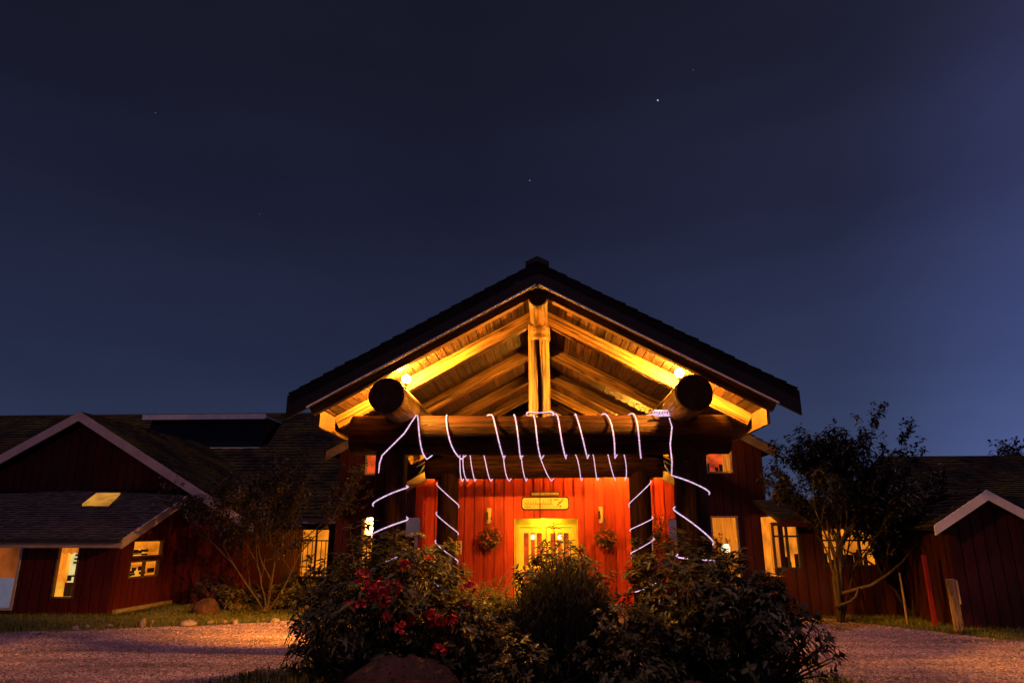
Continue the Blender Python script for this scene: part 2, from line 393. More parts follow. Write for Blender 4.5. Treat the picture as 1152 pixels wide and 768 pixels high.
# ------------------------------------------------------------------ ground
def gravelmat():
    m, nt, bs = new_mat('gravel')
    tc = N(nt, 'ShaderNodeTexCoord')
    vo = N(nt, 'ShaderNodeTexVoronoi', {'Vector': tc.outputs['Object'], 'Scale': 26.0})
    n = N(nt, 'ShaderNodeTexNoise', {'Vector': tc.outputs['Object'], 'Scale': .35, 'Detail': 6.0, 'Roughness': .6})
    n3 = N(nt, 'ShaderNodeTexNoise', {'Vector': N(nt, 'ShaderNodeMapping', {0: tc.outputs['Object'], 'Scale': (.25, 1.1, 1)}).outputs[0], 'Scale': 1.2, 'Detail': 5.0})
    n2 = N(nt, 'ShaderNodeTexNoise', {'Vector': tc.outputs['Object'], 'Scale': 55.0, 'Detail': 3.0})
    c = ramp(nt, N(nt, 'ShaderNodeSeparateColor', {0: vo.outputs['Color']}).outputs[0], [(0, (.12, .075, .07)), (.5, (.36, .235, .22)), (1, (.62, .43, .39))])
    v = N(nt, 'ShaderNodeMapRange', {0: n.outputs[0], 1: .3, 2: .7, 3: .72, 4: 1.2})
    v3 = N(nt, 'ShaderNodeMapRange', {0: n3.outputs[0], 1: .32, 2: .68, 3: .45, 4: 1.35})
    c = N(nt, 'ShaderNodeVectorMath', {0: c, 'Scale': v.outputs[0]}, operation='SCALE').outputs[0]
    c = N(nt, 'ShaderNodeVectorMath', {0: c, 'Scale': v3.outputs[0]}, operation='SCALE').outputs[0]
    nt.links.new(c, bs.inputs['Base Color']); bs.inputs['Roughness'].default_value = .95; setspec(bs, .15)
    h = N(nt, 'ShaderNodeMath', {0: vo.outputs['Distance'], 1: n2.outputs[0]}, operation='ADD')
    bump(nt, bs, h.outputs[0], .9, .04)
    return m
M['gravel'] = gravelmat()
def turfmat():
    m, nt, bs = new_mat('turf')
    tc = N(nt, 'ShaderNodeTexCoord')
    n = N(nt, 'ShaderNodeTexNoise', {'Vector': tc.outputs['Object'], 'Scale': 1.4, 'Detail': 8.0, 'Roughness': .7})
    n2 = N(nt, 'ShaderNodeTexNoise', {'Vector': tc.outputs['Object'], 'Scale': 40.0, 'Detail': 3.0})
    nt.links.new(ramp(nt, n.outputs[0], [(.3, (.06, .066, .014)), (.7, (.14, .125, .03))]), bs.inputs['Base Color'])
    bs.inputs['Roughness'].default_value = .95; setspec(bs, .1); bump(nt, bs, n2.outputs[0], .8, .05)
    return m
M['turf'] = turfmat()
M['blade'] = leafmat('grass_blade', (.05, .065, .012), (.17, .16, .03), .6, .2)

rng = random.Random(7)
def sheet(name, outline, z, mat, edge=.25, bulge=.0, seed=1):
    """ground sheet with a wavering outline (points (x, y)); slightly domed towards the middle"""
    r = random.Random(seed); pts = []
    n = len(outline)
    for i in range(n):
        a = Vector(outline[i]); b = Vector(outline[(i + 1) % n]); k = max(1, int((b - a).length / .5))
        for j in range(k):
            p = a.lerp(b, j / k); pts.append((p.x + r.uniform(-edge, edge), p.y + r.uniform(-edge, edge)))
    cx = sum(p[0] for p in pts) / len(pts); cy = sum(p[1] for p in pts) / len(pts)
    mb = MB(); v = []; rings = 5; m = len(pts)
    for k in range(rings):
        s = 1 - k / rings
        for x, y in pts:
            v.append((cx + (x - cx) * s, cy + (y - cy) * s, z + bulge * (1 - s * s) + (r.uniform(-.01, .01) if k else 0)))
    v.append((cx, cy, z + bulge))
    f = []
    for k in range(rings - 1):
        for i in range(m):
            f.append((k * m + i, k * m + (i + 1) % m, (k + 1) * m + (i + 1) % m, (k + 1) * m + i))
    for i in range(m): f.append(((rings - 1) * m + i, (rings - 1) * m + (i + 1) % m, rings * m))
    mb.add(v, f)
    return tag(obj(name, mb, mat, smooth=True), kind='structure')

g = MB(); S_ = 700
g.add([(-S_, -S_, 0), (S_, -S_, 0), (S_, S_, 0), (-S_, S_, 0)], [(0, 1, 2, 3)])
tag(obj('gravel_driveway', g, M['gravel']), kind='structure')
LAWN_L = [(-30, 14.6), (-18, 15.2), (-12.6, 16.4), (-9.4, 17.5), (-6.3, 19.1), (-5.4, 21), (-5.4, 26), (-8, 27.3), (-30, 27.3)]
LAWN_R = [(5.6, 23.5), (5.3, 21.8), (7.4, 20.0), (8.6, 18.1), (10.0, 16.15), (13.5, 11.5), (24, 8), (24, 30), (5.6, 30)]
sheet('lawn', LAWN_L, .004, M['turf'], .18, .03, 3)
sheet('lawn', LAWN_R, .004, M['turf'], .18, .03, 4)
ISLAND = [(-4.6, 8.6), (-4.9, 10.4), (-4.2, 12.2), (-2.5, 12.9), (0, 13.1), (2.4, 12.8), (4.2, 11.6), (4.6, 9.8), (4.1, 8.0), (1.5, 6.6), (-2.0, 6.6)]
sheet('planting_bed', ISLAND, .004, M['soil'], .15, .22, 5)
sheet('flower_bed', [(-10.3, 20.2), (-5.6, 20.4), (-5.2, 22.5), (-5.4, 26.5), (-10.0, 26.5)], .040, M['soil'], .15, .08, 6)

def in_poly(x, y, P):
    c = False; n = len(P)
    for i in range(n):
        x1, y1 = P[i]; x2, y2 = P[i - 1]
        if (y1 > y) != (y2 > y) and x < (x2 - x1) * (y - y1) / (y2 - y1) + x1: c = not c
    return c
def blades(n, P, box, seed, h=(.05, .11), z=.01):
    r = random.Random(seed); mb = MB(); k = 0
    while k < n:
        x = r.uniform(box[0], box[1]); y = r.uniform(box[2], box[3])
        if not in_poly(x, y, P): continue
        if math.sin(x * 1.7 + 1.1 * math.sin(y * 2.1)) + math.sin(y * 2.3 + x) < -1.1 and r.random() < .7: continue
        a = r.uniform(0, math.tau); hh = r.uniform(*h); w = r.uniform(.006, .012); dx, dy = math.cos(a), math.sin(a)
        l = r.uniform(.0, .6) * hh
        mb.add([(x - dy * w, y + dx * w, z), (x + dy * w, y - dx * w, z), (x + dx * l, y + dy * l, z + hh)], [(0, 1, 2)])
        k += 1
    return mb
tag(obj('grass', blades(20000, LAWN_L, (-19, -5.4, 14.9, 22.5), 11), M['blade']), 'short patchy green grass along the front of the gabled building', 'grass', kind='stuff')
tag(obj('grass', blades(15000, LAWN_R, (5.3, 14, 12, 21), 12), M['blade']), 'short green grass beside the pale gravel on the right', 'grass', kind='stuff')
# loose stones of the drive
def pebbles(n, seed):
    r = random.Random(seed); mb = MB(); k = 0
    while k < n:
        y = r.uniform(10.6, 20); x = r.uniform(-14, 14)
        if in_poly(x, y, LAWN_L) and r.random() < .97: continue
        if in_poly(x, y, LAWN_R) and r.random() < .97: continue
        if abs(x) > y * .85 or in_poly(x, y, ISLAND): continue
        s = r.uniform(.010, .024) * (1.6 if r.random() < .05 else 1); a = r.uniform(0, math.tau)
        c, d = math.cos(a) * s, math.sin(a) * s; e = r.uniform(.6, 1.0)
        mb.add([(x + c, y + d, .0), (x - d * e, y + c * e, .0), (x - c, y - d, .0), (x + d * e, y - c * e, .0),
                (x + .3 * c, y + .3 * d, s * .9), (x - .4 * c, y - .4 * d, s * .75)],
               [(0, 1, 4), (1, 5, 4), (1, 2, 5), (2, 3, 5), (3, 4, 5), (3, 0, 4)])
        k += 1
    return mb
M['pebble'] = leafmat('pebble', (.10, .068, .06), (.50, .35, .31), .85, .2)
tag(obj('gravel_stones', pebbles(24000, 5), M['pebble']), 'loose grey pink gravel stones scattered over the driveway', 'gravel', kind='stuff')

# ------------------------------------------------------------------ building helpers
def siding(mb, x0, x1, zb, ztop, opens=(), bw=.31, t=.08, rais=.034, gap=.017, y=0.0):
    """vertical boards on a wall in its own frame: x along, z up, outside towards -y. opens = [(xa, xb, za, zb)]"""
    cuts = {x0, x1}
    n = max(1, round((x1 - x0) / bw))
    for i in range(1, n): cuts.add(x0 + (x1 - x0) * i / n)
    soft = set(cuts)
    for o in opens:
        cuts.add(o[0]); cuts.add(o[1])
    cuts = sorted(c for c in cuts if x0 - 1e-6 <= c <= x1 + 1e-6)
    for a, b in zip(cuts[:-1], cuts[1:]):
        if b - a < 1e-4: continue
        mid = (a + b) / 2
        ops = sorted((o[2], o[3]) for o in opens if o[0] < mid < o[1])
        z = zb; segs = []
        for p, q in ops:
            if p > z: segs.append((z, p, False))
            z = max(z, q)
        segs.append((z, None, True))
        ga = gap if a in soft else 0.0; gb = gap if b in soft else 0.0
        if b - a < .05: ga = gb = 0
        for p, q, top in segs:
            ta, tb_ = (ztop(a), ztop(b)) if top else (q, q)
            if max(ta, tb_) <= p + .01: continue
            ta = max(ta, p + .005); tb_ = max(tb_, p + .005)
            mb.hexa([(a, y, p), (b, y, p), (b, y + t, p), (a, y + t, p), (a, y, ta), (b, y, tb_), (b, y + t, tb_), (a, y + t, ta)])
            k = (tb_ - ta) / (b - a)
            mb.hexa([(a + ga, y - rais, p), (b - gb, y - rais, p), (b - gb, y + .01, p), (a + ga, y + .01, p),
                     (a + ga, y - rais, ta + k * ga - .002), (b - gb, y - rais, tb_ - k * gb - .002), (b - gb, y + .01, tb_ - k * gb - .002), (a + ga, y + .01, ta + k * ga - .002)])
    return mb
def shingles(O, U, V, w, l, exp_=.2, sw=.17, seed=1, lift=.035, keep=None):
    """courses of shakes on a roof plane: O eave corner, U along the eave, V up the slope"""
    r = random.Random(seed); O = Vector(O); U = Vector(U).normalized(); V = Vector(V).normalized(); Nn = U.cross(V).normalized()
    if Nn.z < 0: Nn = -Nn
    mb = MB(); k = int(math.ceil(l / exp_))
    for i in range(k):
        v0 = i * exp_ - .03 + r.uniform(-.012, .012); v1 = min(v0 + exp_ * 1.45, l)
        u = -r.uniform(0, sw)
        while u < w:
            u1 = u + sw * r.uniform(.6, 1.4)
            a, b = max(u, 0), min(u1 - .006, w)
            if b - a > .02:
                j = r.uniform(-.022, .022); h = lift * r.uniform(.75, 1.35)
                p0 = O + U * a + V * (v0 + j); p1 = O + U * b + V * (v0 + j); p2 = O + U * b + V * v1; p3 = O + U * a + V * v1
                if keep is None or keep((p0 + p2) / 2):
                    mb.add([p0 + Nn * .002, p1 + Nn * .002, p1 + Nn * h, p0 + Nn * h, p2 + Nn * .004, p3 + Nn * .004],
                           [(0, 1, 2, 3), (3, 2, 4, 5), (0, 3, 5), (1, 4, 2)])
            u = u1
    return mb
def slab(mb, a, b, c, d, t):
    """roof deck: quad a b c d (upper face), thickness t downwards"""
    q = [Vector(p) for p in (a, b, c, d)]
    mb.hexa([p - Vector((0, 0, t)) for p in q] + q)
def logobj(name, a, b, r, mat, parent, seed=0, taper=.04, knobs=.012, crack=None, n=32, segs=26, flip=None):
    Mx, L = frame(a, b); rr = random.Random(seed); mb = MB()
    ph = [rr.uniform(0, 6.28) for _ in range(6)]
    v = []
    for i in range(segs + 1):
        x = L * i / segs
        for k in range(n):
            t = math.tau * k / n
            q = r * (1 - taper * i / segs) * (1 + knobs * math.sin(3 * t + ph[0] + x * 1.1) + knobs * math.sin(5 * t + ph[1] - x * .7) + knobs * .9 * math.sin(2.3 * x + ph[2] + t))
            if crack:
                dth = (t - crack[0] - .06 * math.sin(x * 2.6 + ph[3]) + math.pi) % math.tau - math.pi
                q *= 1 - crack[1] * math.exp(-(dth / crack[2]) ** 2)
            v.append((x, q * math.cos(t), q * math.sin(t)))
    f = []
    for i in range(segs):
        for k in range(n):
            f.append((i * n + k, (i + 1) * n + k, (i + 1) * n + (k + 1) % n, i * n + (k + 1) % n))
    f.append(tuple(range(n))); f.append(tuple(segs * n + k for k in range(n - 1, -1, -1)))
    mb.add(v, f)
    o = obj(name, mb, mat, parent, M=Mx)
    sm = [True] * (len(f) - 2) + [False, False]
    if len(o.data.polygons) == len(sm): o.data.polygons.foreach_set('use_smooth', sm)
    return o, Mx, L
def log_cap(parent, a, direc, r, mat):
    d = Vector(direc).normalized(); a = Vector(a); mb = MB()
    mb.tube([a - d * .004, a + d * .012], [r * .985, r * .96], 28)
    return obj('log_end', mb, mat, parent, base=a)
def beamobj(name, a, b, w, h, mat, parent, up=(0, 0, 1)):
    Mx, L = frame(a, b, up); mb = MB(); c = min(w, h) * .06
    # chamfered section
    sec = [(-w / 2 + c, -h / 2), (w / 2 - c, -h / 2), (w / 2, -h / 2 + c), (w / 2, h / 2 - c), (w / 2 - c, h / 2), (-w / 2 + c, h / 2), (-w / 2, h / 2 - c), (-w / 2, -h / 2 + c)]
    n = 8
    mb.add([(0, y, z) for y, z in sec] + [(L, y, z) for y, z in sec],
           [tuple(range(n - 1, -1, -1)), tuple(range(n, 2 * n))] + [(i, (i + 1) % n, (i + 1) % n + n, i + n) for i in range(n)])
    return obj(name, mb, mat, parent, M=Mx)
def window(parent, Mx, x0, x1, z0, z1, room, fw=.06, bars_v=(), bars_h=(), depth=.35, frame_mat='cream', back=True, proud=.03, ext=.3):
    """window in a wall's frame Mx: frame with bars > pane, lit_room"""
    mb = MB(); y0, y1 = -proud - .022, .06
    mb.box(x0, x0 + fw, y0, y1, z0, z1); mb.box(x1 - fw, x1, y0, y1, z0, z1)
    mb.box(x0 + fw, x1 - fw, y0, y1, z1 - fw, z1); mb.box(x0 + fw, x1 - fw, y0, y1, z0, z0 + fw)
    for b in bars_v: mb.box(b - .03, b + .03, y0 + .01, y1 - .01, z0 + fw, z1 - fw)
    for b in bars_h: mb.box(x0 + fw, x1 - fw, y0 + .013, y1 - .013, b - .025, b + .025)
    w = obj('window', mb, M[frame_mat], parent, M=Mx)
    p = MB(); p.add([(x0 + fw * .5, .015, z0 + fw * .5), (x1 - fw * .5, .015, z0 + fw * .5), (x1 - fw * .5, .015, z1 - fw * .5), (x0 + fw * .5, .015, z1 - fw * .5)], [(0, 1, 2, 3)])
    obj('pane', p, M['pane'], w, M=Mx)
    if back:
        q = MB(); d = depth; e = .005
        q.add([(x0 - ext, d, z0 - .2), (x1 + ext, d, z0 - .2), (x1 + ext, d, z1 + .2), (x0 - ext, d, z1 + .2), (x0 - ext, .09, z0 - .2), (x1 + ext, .09, z0 - .2), (x1 + ext, .09, z1 + .2), (x0 - ext, .09, z1 + .2)],
              [(0, 1, 2, 3), (0, 4, 5, 1), (3, 2, 6, 7), (0, 3, 7, 4), (1, 5, 6, 2)])
        obj('lit_room', q, M[room], w, M=Mx)
    return w
def wallframe(x, y, z=0.0, rot=0.0):
    Mx = Matrix.Rotation(rot, 4, 'Z'); Mx.translation = Vector((x, y, z)); return Mx

# ------------------------------------------------------------------ entrance canopy (timber porte-cochere)
X0 = -.15; SL = .545; ZR = 6.68; HW = 4.45; YF, YB = 12.0, 24.7
can = thing('entrance_canopy', 'open timber entrance canopy with steep shake roof on four thick log posts', 'canopy', (X0, 14, 0))
def zr(dx): return ZR - SL * abs(dx)          # underside of the rafters
CS = math.cos(math.atan(SL)); CE = .30; DK = .42    # vertical rise of ceiling and of deck top over the rafter underside
for sgn in (-1, 1):
    d = MB()
    slab(d, (X0, YF + .06, ZR + DK), (X0 + sgn * HW, YF + .06, zr(HW) + DK), (X0 + sgn * HW, YB, zr(HW) + DK), (X0, YB, ZR + DK), .09)
    obj('roof_deck', d, M['fascia_dark'], can)
    V = Vector((-sgn, 0, SL)).normalized()
    s = shingles((X0 + sgn * (HW + .08), YF - .04, zr(HW + .08) + DK), (0, 1, 0), V, YB - YF + .04, (HW + .08) / CS + .05, .24, .2, 21 + sgn, .035)
    obj('roof_shakes', s, M['shingle_dark'], can)
    # ceiling boards run front to back
    c = MB(); r = random.Random(30 + sgn); x = .12
    while x < HW - .03:
        w = r.uniform(.14, .2); b = min(x + w, HW - .03); t = r.uniform(0, .012)
        c.hexa([(X0 + sgn * x, YF + .09, zr(x) + CE + t), (X0 + sgn * (b - .018), YF + .09, zr(b - .018) + CE + t), (X0 + sgn * (b - .018), YB - .05, zr(b - .018) + CE + t), (X0 + sgn * x, YB - .05, zr(x) + CE + t)] +
               [(X0 + sgn * x, YF + .09, zr(x) + CE + .03 + t), (X0 + sgn * (b - .018), YF + .09, zr(b - .018) + CE + .03 + t), (X0 + sgn * (b - .018), YB - .05, zr(b - .018) + CE + .03 + t), (X0 + sgn * x, YB - .05, zr(x) + CE + .03 + t)])
        x = b
    Mc = Matrix(((0, -1, 0, 0), (1, 0, 0, 0), (0, 0, 1, 0), (0, 0, 0, 1)))     # own X axis along the boards
    c.v = [tuple(Mc.inverted() @ Vector(p)) for p in c.v]
    obj('ceiling_boards', c, M['ceil'], can, M=Mc)
    # barge board with pale flashing on its lower edge
    b = MB(); e = HW + .12
    b.hexa([(X0, YF, ZR - .01), (X0 + sgn * e, YF, zr(e) - .01), (X0 + sgn * e, YF + .06, zr(e) - .01), (X0, YF + .06, ZR - .01),
            (X0, YF, ZR + DK), (X0 + sgn * e, YF, zr(e) + DK), (X0 + sgn * e, YF + .06, zr(e) + DK), (X0, YF + .06, ZR + DK)])
    bo = obj('barge_board', b, M['fascia_dark'], can)
    fl = MB(); e2 = HW - .25
    fl.hexa([(X0 + sgn * .03, YF - .012, zr(.03) - .004), (X0 + sgn * e2, YF - .012, zr(e2) - .004), (X0 + sgn * e2, YF - .002, zr(e2) - .004), (X0 + sgn * .03, YF - .002, zr(.03) - .004),
             (X0 + sgn * .03, YF - .012, zr(.03) + .024), (X0 + sgn * e2, YF - .012, zr(e2) + .024), (X0 + sgn * e2, YF - .002, zr(e2) + .024), (X0 + sgn * .03, YF - .002, zr(.03) + .024)])
    obj('flashing', fl, M['flash'], bo)
    # rafters, front to back
    for i, yy in enumerate((12.62, 14.35, 17.0, 19.7, 22.2, 24.4)):
        xi = .10 if i else .0
        a = (X0 + sgn * (HW - .12), yy, zr(HW - .12) + .13 / CS); bb = (X0 + sgn * .12, yy, zr(.12) + .13 / CS)
        beamobj('rafter', a, bb, .24 if i else .16, .27, M['rafter'], can)
    # eave fascia, its inner face catching the lamp light
    ef = MB(); ef.box(X0 + sgn * (HW - .06) - .03, X0 + sgn * (HW - .06) + .03, 13.25, 21.2, zr(HW) - .03, zr(HW) + CE + .02)
    obj('eave_board', ef, M['eave'], can)
    # purlin logs
    px_ = X0 + sgn * 2.87
    pl, _, _ = logobj('purlin_log', (px_, 12.55, 4.70), (px_, 24.8, 4.74), .345, M['purlin'], can, 40 + sgn, .0)
    log_cap(pl, (px_, 12.55, 4.70), (0, -1, 0), .345, M['log_end'])
rl, _, _ = logobj('ridge_log', (X0, 12.5, 6.60), (X0, 24.8, 6.60), .185, M['purlin'], can, 50, 0)
log_cap(rl, (X0, 12.5, 6.60), (0, -1, 0), .185, M['log_end'])
cap = MB(); cap.poly_prism([(X0 - .22, ZR + DK - .06), (X0, ZR + DK + .02), (X0 + .22, ZR + DK - .06), (X0 + .22, ZR + DK + .02), (X0, ZR + DK + .13), (X0 - .22, ZR + DK + .02)], YF - .05, YB)
obj('ridge_cap', cap, M['shingle_dark'], can)
FB_Z, FB_R, FB_Y = 4.14, .405, 14.0
RB_Z, RB_R, RB_Y = 4.15, .385, 20.5
fb, _, _ = logobj('cross_beam', (-4.02, FB_Y, FB_Z + .02), (3.62, FB_Y, FB_Z - .02), FB_R, M['log'], can, 60, .03)
log_cap(fb, (-4.02, FB_Y, FB_Z + .02), (-1, 0, 0), FB_R, M['log_end']); log_cap(fb, (3.62, FB_Y, FB_Z - .02), (1, 0, 0), FB_R * .97, M['log_end'])
rb, _, _ = logobj('cross_beam', (-3.62, RB_Y, RB_Z), (3.34, RB_Y, RB_Z), RB_R, M['log'], can, 61, .03)
FPX = (-3.18, 2.82); RPX = (-2.96, 2.66)
for i, x in enumerate(FPX):
    logobj('post', (x, FB_Y, 0), (x + (.02 if i else -.02), FB_Y, FB_Z), .335, M['log'], can, 70 + i, .04)
for i, x in enumerate(RPX):
    logobj('post', (x, RB_Y, 0), (x, RB_Y, RB_Z), .315, M['log'], can, 74 + i, .04)
kp, _, _ = logobj('king_post', (X0, FB_Y, FB_Z + .2), (X0 - .02, FB_Y, 6.50), .225, M['king'], can, 80, .05, .02, crack=(-math.pi / 2, .75, .16), n=72)
sd = MB()
for k in range(13):      # saddle cut round the ridge log
    pass
sd.lathe([(.222, 0), (.235, .04), (.232, .30), (.20, .34)], 24, (X0, FB_Y, 6.12))
obj('post_collar', sd, M['king'], kp)
for s_ in (-1, 1):       # dark iron bracket rods between rear beam and ceiling
    br = MB(); xx = X0 + s_ * 3.35
    br.tube([(xx, 20.9, 4.25), (xx + s_ * .35, 21.6, 4.42), (xx + s_ * .75, 22.3, 4.30)], .035, 8)
    br.tube([(xx + s_ * .05, 21.0, 4.65), (xx + s_ * .62, 22.0, 4.02)], .03, 8)
    obj('iron_brace', br, M['metal_dark'], can)

# floodlights
def floodlight(loc, aim, label, strength_mat):
    t = thing('floodlight', label, 'floodlight', loc, 'floodlights under the canopy roof')
    L = Vector(loc); a = Vector(aim); a.z = 0; a.normalize()
    b = MB(); b.box(L.x - .06, L.x + .06, L.y - .06, L.y + .06, L.z, L.z + .025); b.tube([L, L + Vector((0, 0, .1))], .018, 8)
    obj('bracket', b, M['metal_dark'], t)
    h = MB(); c = L + Vector((0, 0, .20))
    h.lathe([(.03, -.09), (.05, -.085), (.055, -.04), (.03, -.035)], 14, c)
    obj('socket', h, M['metal_dark'], t)
    bl = MB(); bl.lathe([(.02, -.04), (.055, -.015), (.08, .03), (.083, .06), (.066, .10), (.035, .125), (.01, .132)], 18, c)
    obj('bulb', bl, strength_mat, t, smooth=True)
floodlight((-2.86, 13.47, 4.98), (0, 1, 0), 'glowing orange floodlight on top of the left purlin log under the eaves', M['bulb'])
floodlight((2.65, 13.47, 5.04), (0, 1, 0), 'glowing orange floodlight on top of the right purlin log under the eaves', M['bulb'])
M['bulb_rear'] = emit('sodium_bulb_rear', (1.0, .38, .03), 3300.0)
floodlight((2.05, 21.15, 4.40), (0, 1, 0), 'glowing orange floodlight hidden behind the rear cross beam facing the red entrance wall', M['bulb_rear'])
bk = MB(); bk.bar((2.05, 20.75, 4.37), (2.05, 21.25, 4.38), .10, .05)
obj('lamp_arm', bk, M['metal_dark'], can)

def uplight(loc, label):
    L = Vector(loc); t = thing('dish_lamp', label, 'lamp', loc, 'dish lamps on the rear cross beam')
    b = MB(); b.tube([L, L + Vector((0, 0, .06))], .03, 10); b.bar(L + Vector((0, -.42, .02)), L + Vector((0, .02, .02)), .05, .04); obj('bracket', b, M['metal_dark'], t)
    d = MB(); n = 24; pr = [(.03, .06), (.13, .08), (.18, .13), (.20, .165), (.19, .167), (.172, .135), (.12, .095), (.012, .085)]
    d.lathe(pr, n, L); obj('dish', d, M['metal_dark'], t, smooth=True)  # dish added to keep the bulb's light off the wall below
    b = MB(); b.lathe([(.02, .10), (.05, .12), (.06, .155), (.05, .185), (.012, .20)], 14, L); obj('bulb', b, M['bulb_dish'], t, smooth=True)
M['bulb_dish'] = emit('dish_bulb', (1.0, .45, .04), 7000.0)
uplight((-3.35, 20.98, 3.72), 'glowing dish lamp at the left end of the rear cross beam, lighting the roof boards')
uplight((3.05, 20.98, 3.72), 'glowing dish lamp at the right end of the rear cross beam, lighting the roof boards')
def added_flood(x, aim, label, energy):  # floodlights added out of sight to put warm light on the gravel
    L = Vector((x, 14.62, 3.35)); a = (Vector(aim) - L).normalized()
    t = thing('added_floodlight', label, 'floodlight', L, 'added hooded floodlights behind the front posts')
    b = MB(); b.bar((x, 14.25, 3.35), (x, 14.6, 3.35), .06, .06); obj('bracket', b, M['metal_dark'], t)
    Mx, _ = frame(L, L + a); h = MB()
    h.box(-.10, .02, -.11, .11, -.09, .09); h.box(.021, .10, -.12, .12, .092, .105); h.box(.021, .10, -.12, -.105, -.09, .09); h.box(.021, .10, .105, .12, -.09, .09)
    obj('hood', h, M['metal_dark'], t, M=Mx)
    g_ = MB(); g_.box(.022, .03, -.09, .09, -.075, .075); obj('lens', g_, M['lens'], t, M=Mx)
    ld = bpy.data.lights.new('added_flood_beam', 'SPOT'); ld.energy = energy; ld.color = LAMP; ld.spot_size = math.radians(72); ld.spot_blend = .8; ld.shadow_soft_size = .08
    lo = bpy.data.objects.new('added_flood_beam', ld); COL.objects.link(lo); lo.parent = t; lo.location = a * .06
    lo.rotation_euler = (-a).to_track_quat('Z', 'Y').to_euler()
M['lens'] = emit('added_flood_lens', (1.0, .5, .08), 12.0)
added_flood(-3.25, (-5.9, 17.2, 0), 'added small hooded floodlight hidden behind the left front post to brighten the gravel', 5000)
added_flood(2.9, (7.0, 15.5, 0), 'added small hooded floodlight hidden behind the right front post to brighten the gravel', 650)

# ------------------------------------------------------------------ lodge behind the canopy
lod = thing('lodge_building', 'big red board clad lodge with gable roof and glowing double entrance door', 'building', (0, 25, 0))
VY = 22.5; VXC = -.15
def vtop(x): return 3.68 + .56 * (4.2 - abs(x - VXC))
DO = (-1.10, .92, 0.0, 2.66)
WF = wallframe(0, VY)
w = siding(MB(), VXC - 4.15, VXC + 4.15, 0, vtop, [DO], .315, .08, .045, .024)
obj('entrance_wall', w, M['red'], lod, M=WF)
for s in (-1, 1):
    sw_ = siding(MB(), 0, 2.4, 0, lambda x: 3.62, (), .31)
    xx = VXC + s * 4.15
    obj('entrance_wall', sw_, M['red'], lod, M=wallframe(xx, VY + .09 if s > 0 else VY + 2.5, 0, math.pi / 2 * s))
    rk = MB()
    a0, a1 = VXC + s * 4.65, VXC + s * .2
    def rz(x): return vtop(x) + .06
    rk.hexa([(a0, VY - .42, rz(a0) - .16), (a1, VY - .42, rz(a1) - .16), (a1, VY - .36, rz(a1) - .16), (a0, VY - .36, rz(a0) - .16),
             (a0, VY - .42, rz(a0) + .16), (a1, VY - .42, rz(a1) + .16), (a1, VY - .36, rz(a1) + .16), (a0, VY - .36, rz(a0) + .16)])
    obj('rake_board', rk, M['fascia_tan'], lod)
    so = MB()
    so.hexa([(a0, VY - .36, rz(a0) + .02), (a1, VY - .36, rz(a1) + .02), (a1, 25, rz(a1) + .02), (a0, 25, rz(a0) + .02),
             (a0, VY - .36, rz(a0) + .12), (a1, VY - .36, rz(a1) + .12), (a1, 25, rz(a1) + .12), (a0, 25, rz(a0) + .12)])
    obj('porch_roof', so, M['fascia_tan'], lod)
# door recess
rc = MB()
rc.box(DO[0] - .12, DO[0], .081, .75, 0, 3.0); rc.box(DO[1], DO[1] + .12, .081, .75, 0, 3.0); rc.box(DO[0], DO[1], .081, .75, 2.92, 3.0)
obj('door_reveal', rc, M['yellow_paint'], lod, M=WF)
dl = MB()    # arched lintel over the doors
npt = 14
arc = [(DO[0] + (DO[1] - DO[0]) * i / npt, 2.44 + .10 * math.sin(math.pi * i / npt)) for i in range(npt + 1)]
dl.box(DO[0] + .002, DO[1] - .002, .60, .67, 2.401, 2.918); dl.box(DO[0] + .02, DO[1] - .02, .565, .598, 2.401, 2.46)
obj('door_head', dl, M['yellow_paint'], lod, M=WF)
xm = (DO[0] + DO[1]) / 2
for s in (-1, 1):
    x_in, x_out = xm + s * .012, xm + s * .86
    xa, xb = min(x_in, x_out), max(x_in, x_out); zt = 2.38
    d = MB(); st = .13
    npn = 3; pw = (xb - xa - 2 * st) / npn
    d.box(xa, xa + st, .58, .64, .02, zt); d.box(xb - st, xb, .58, .64, .02, zt)
    d.box(xa + st, xb - st, .58, .64, zt - .16, zt); d.box(xa + st, xb - st, .58, .64, .02, .35); d.box(xa + st, xb - st, .58, .64, 1.1, 1.2)
    for i in range(1, npn): d.box(xa + st + pw * i - .035, xa + st + pw * i + .035, .583, .637, .35, zt - .16)
    do = obj('door', d, M['yellow_paint'], lod, M=WF)
    p = MB(); p.add([(xa + st, .61, .35), (xb - st, .61, .35), (xb - st, .61, zt - .16), (xa + st, .61, zt - .16)], [(0, 1, 2, 3)]); obj('pane', p, M['pane'], do, M=WF)
    h = MB(); hx = xm + s * .09; h.tube([(hx, .54, 1.0), (hx, .50, 1.02), (hx, .50, 1.28), (hx, .54, 1.30)], .014, 8)
    obj('handle', h, M['metal_dark'], do, M=WF)
    sl = MB(); sl.box(min(x_out, x_out + s * .13), max(x_out, x_out + s * .13), .57, .65, 0, 2.40); obj('door_jamb', sl, M['yellow_paint'], lod, M=WF)
hallroom = MB(); hallroom.add([(DO[0] - .2, 1.5, 0), (DO[1] + .2, 1.5, 0), (DO[1] + .2, 1.5, 2.7), (DO[0] - .2, 1.5, 2.7), (DO[0] - .2, .66, 0), (DO[1] + .2, .66, 0), (DO[1] + .2, .66, 2.7), (DO[0] - .2, .66, 2.7)],
                              [(0, 1, 2, 3), (0, 4, 5, 1), (3, 2, 6, 7), (0, 3, 7, 4), (1, 5, 6, 2)])
obj('lit_hall', hallroom, M['room_red'], lod, M=WF)
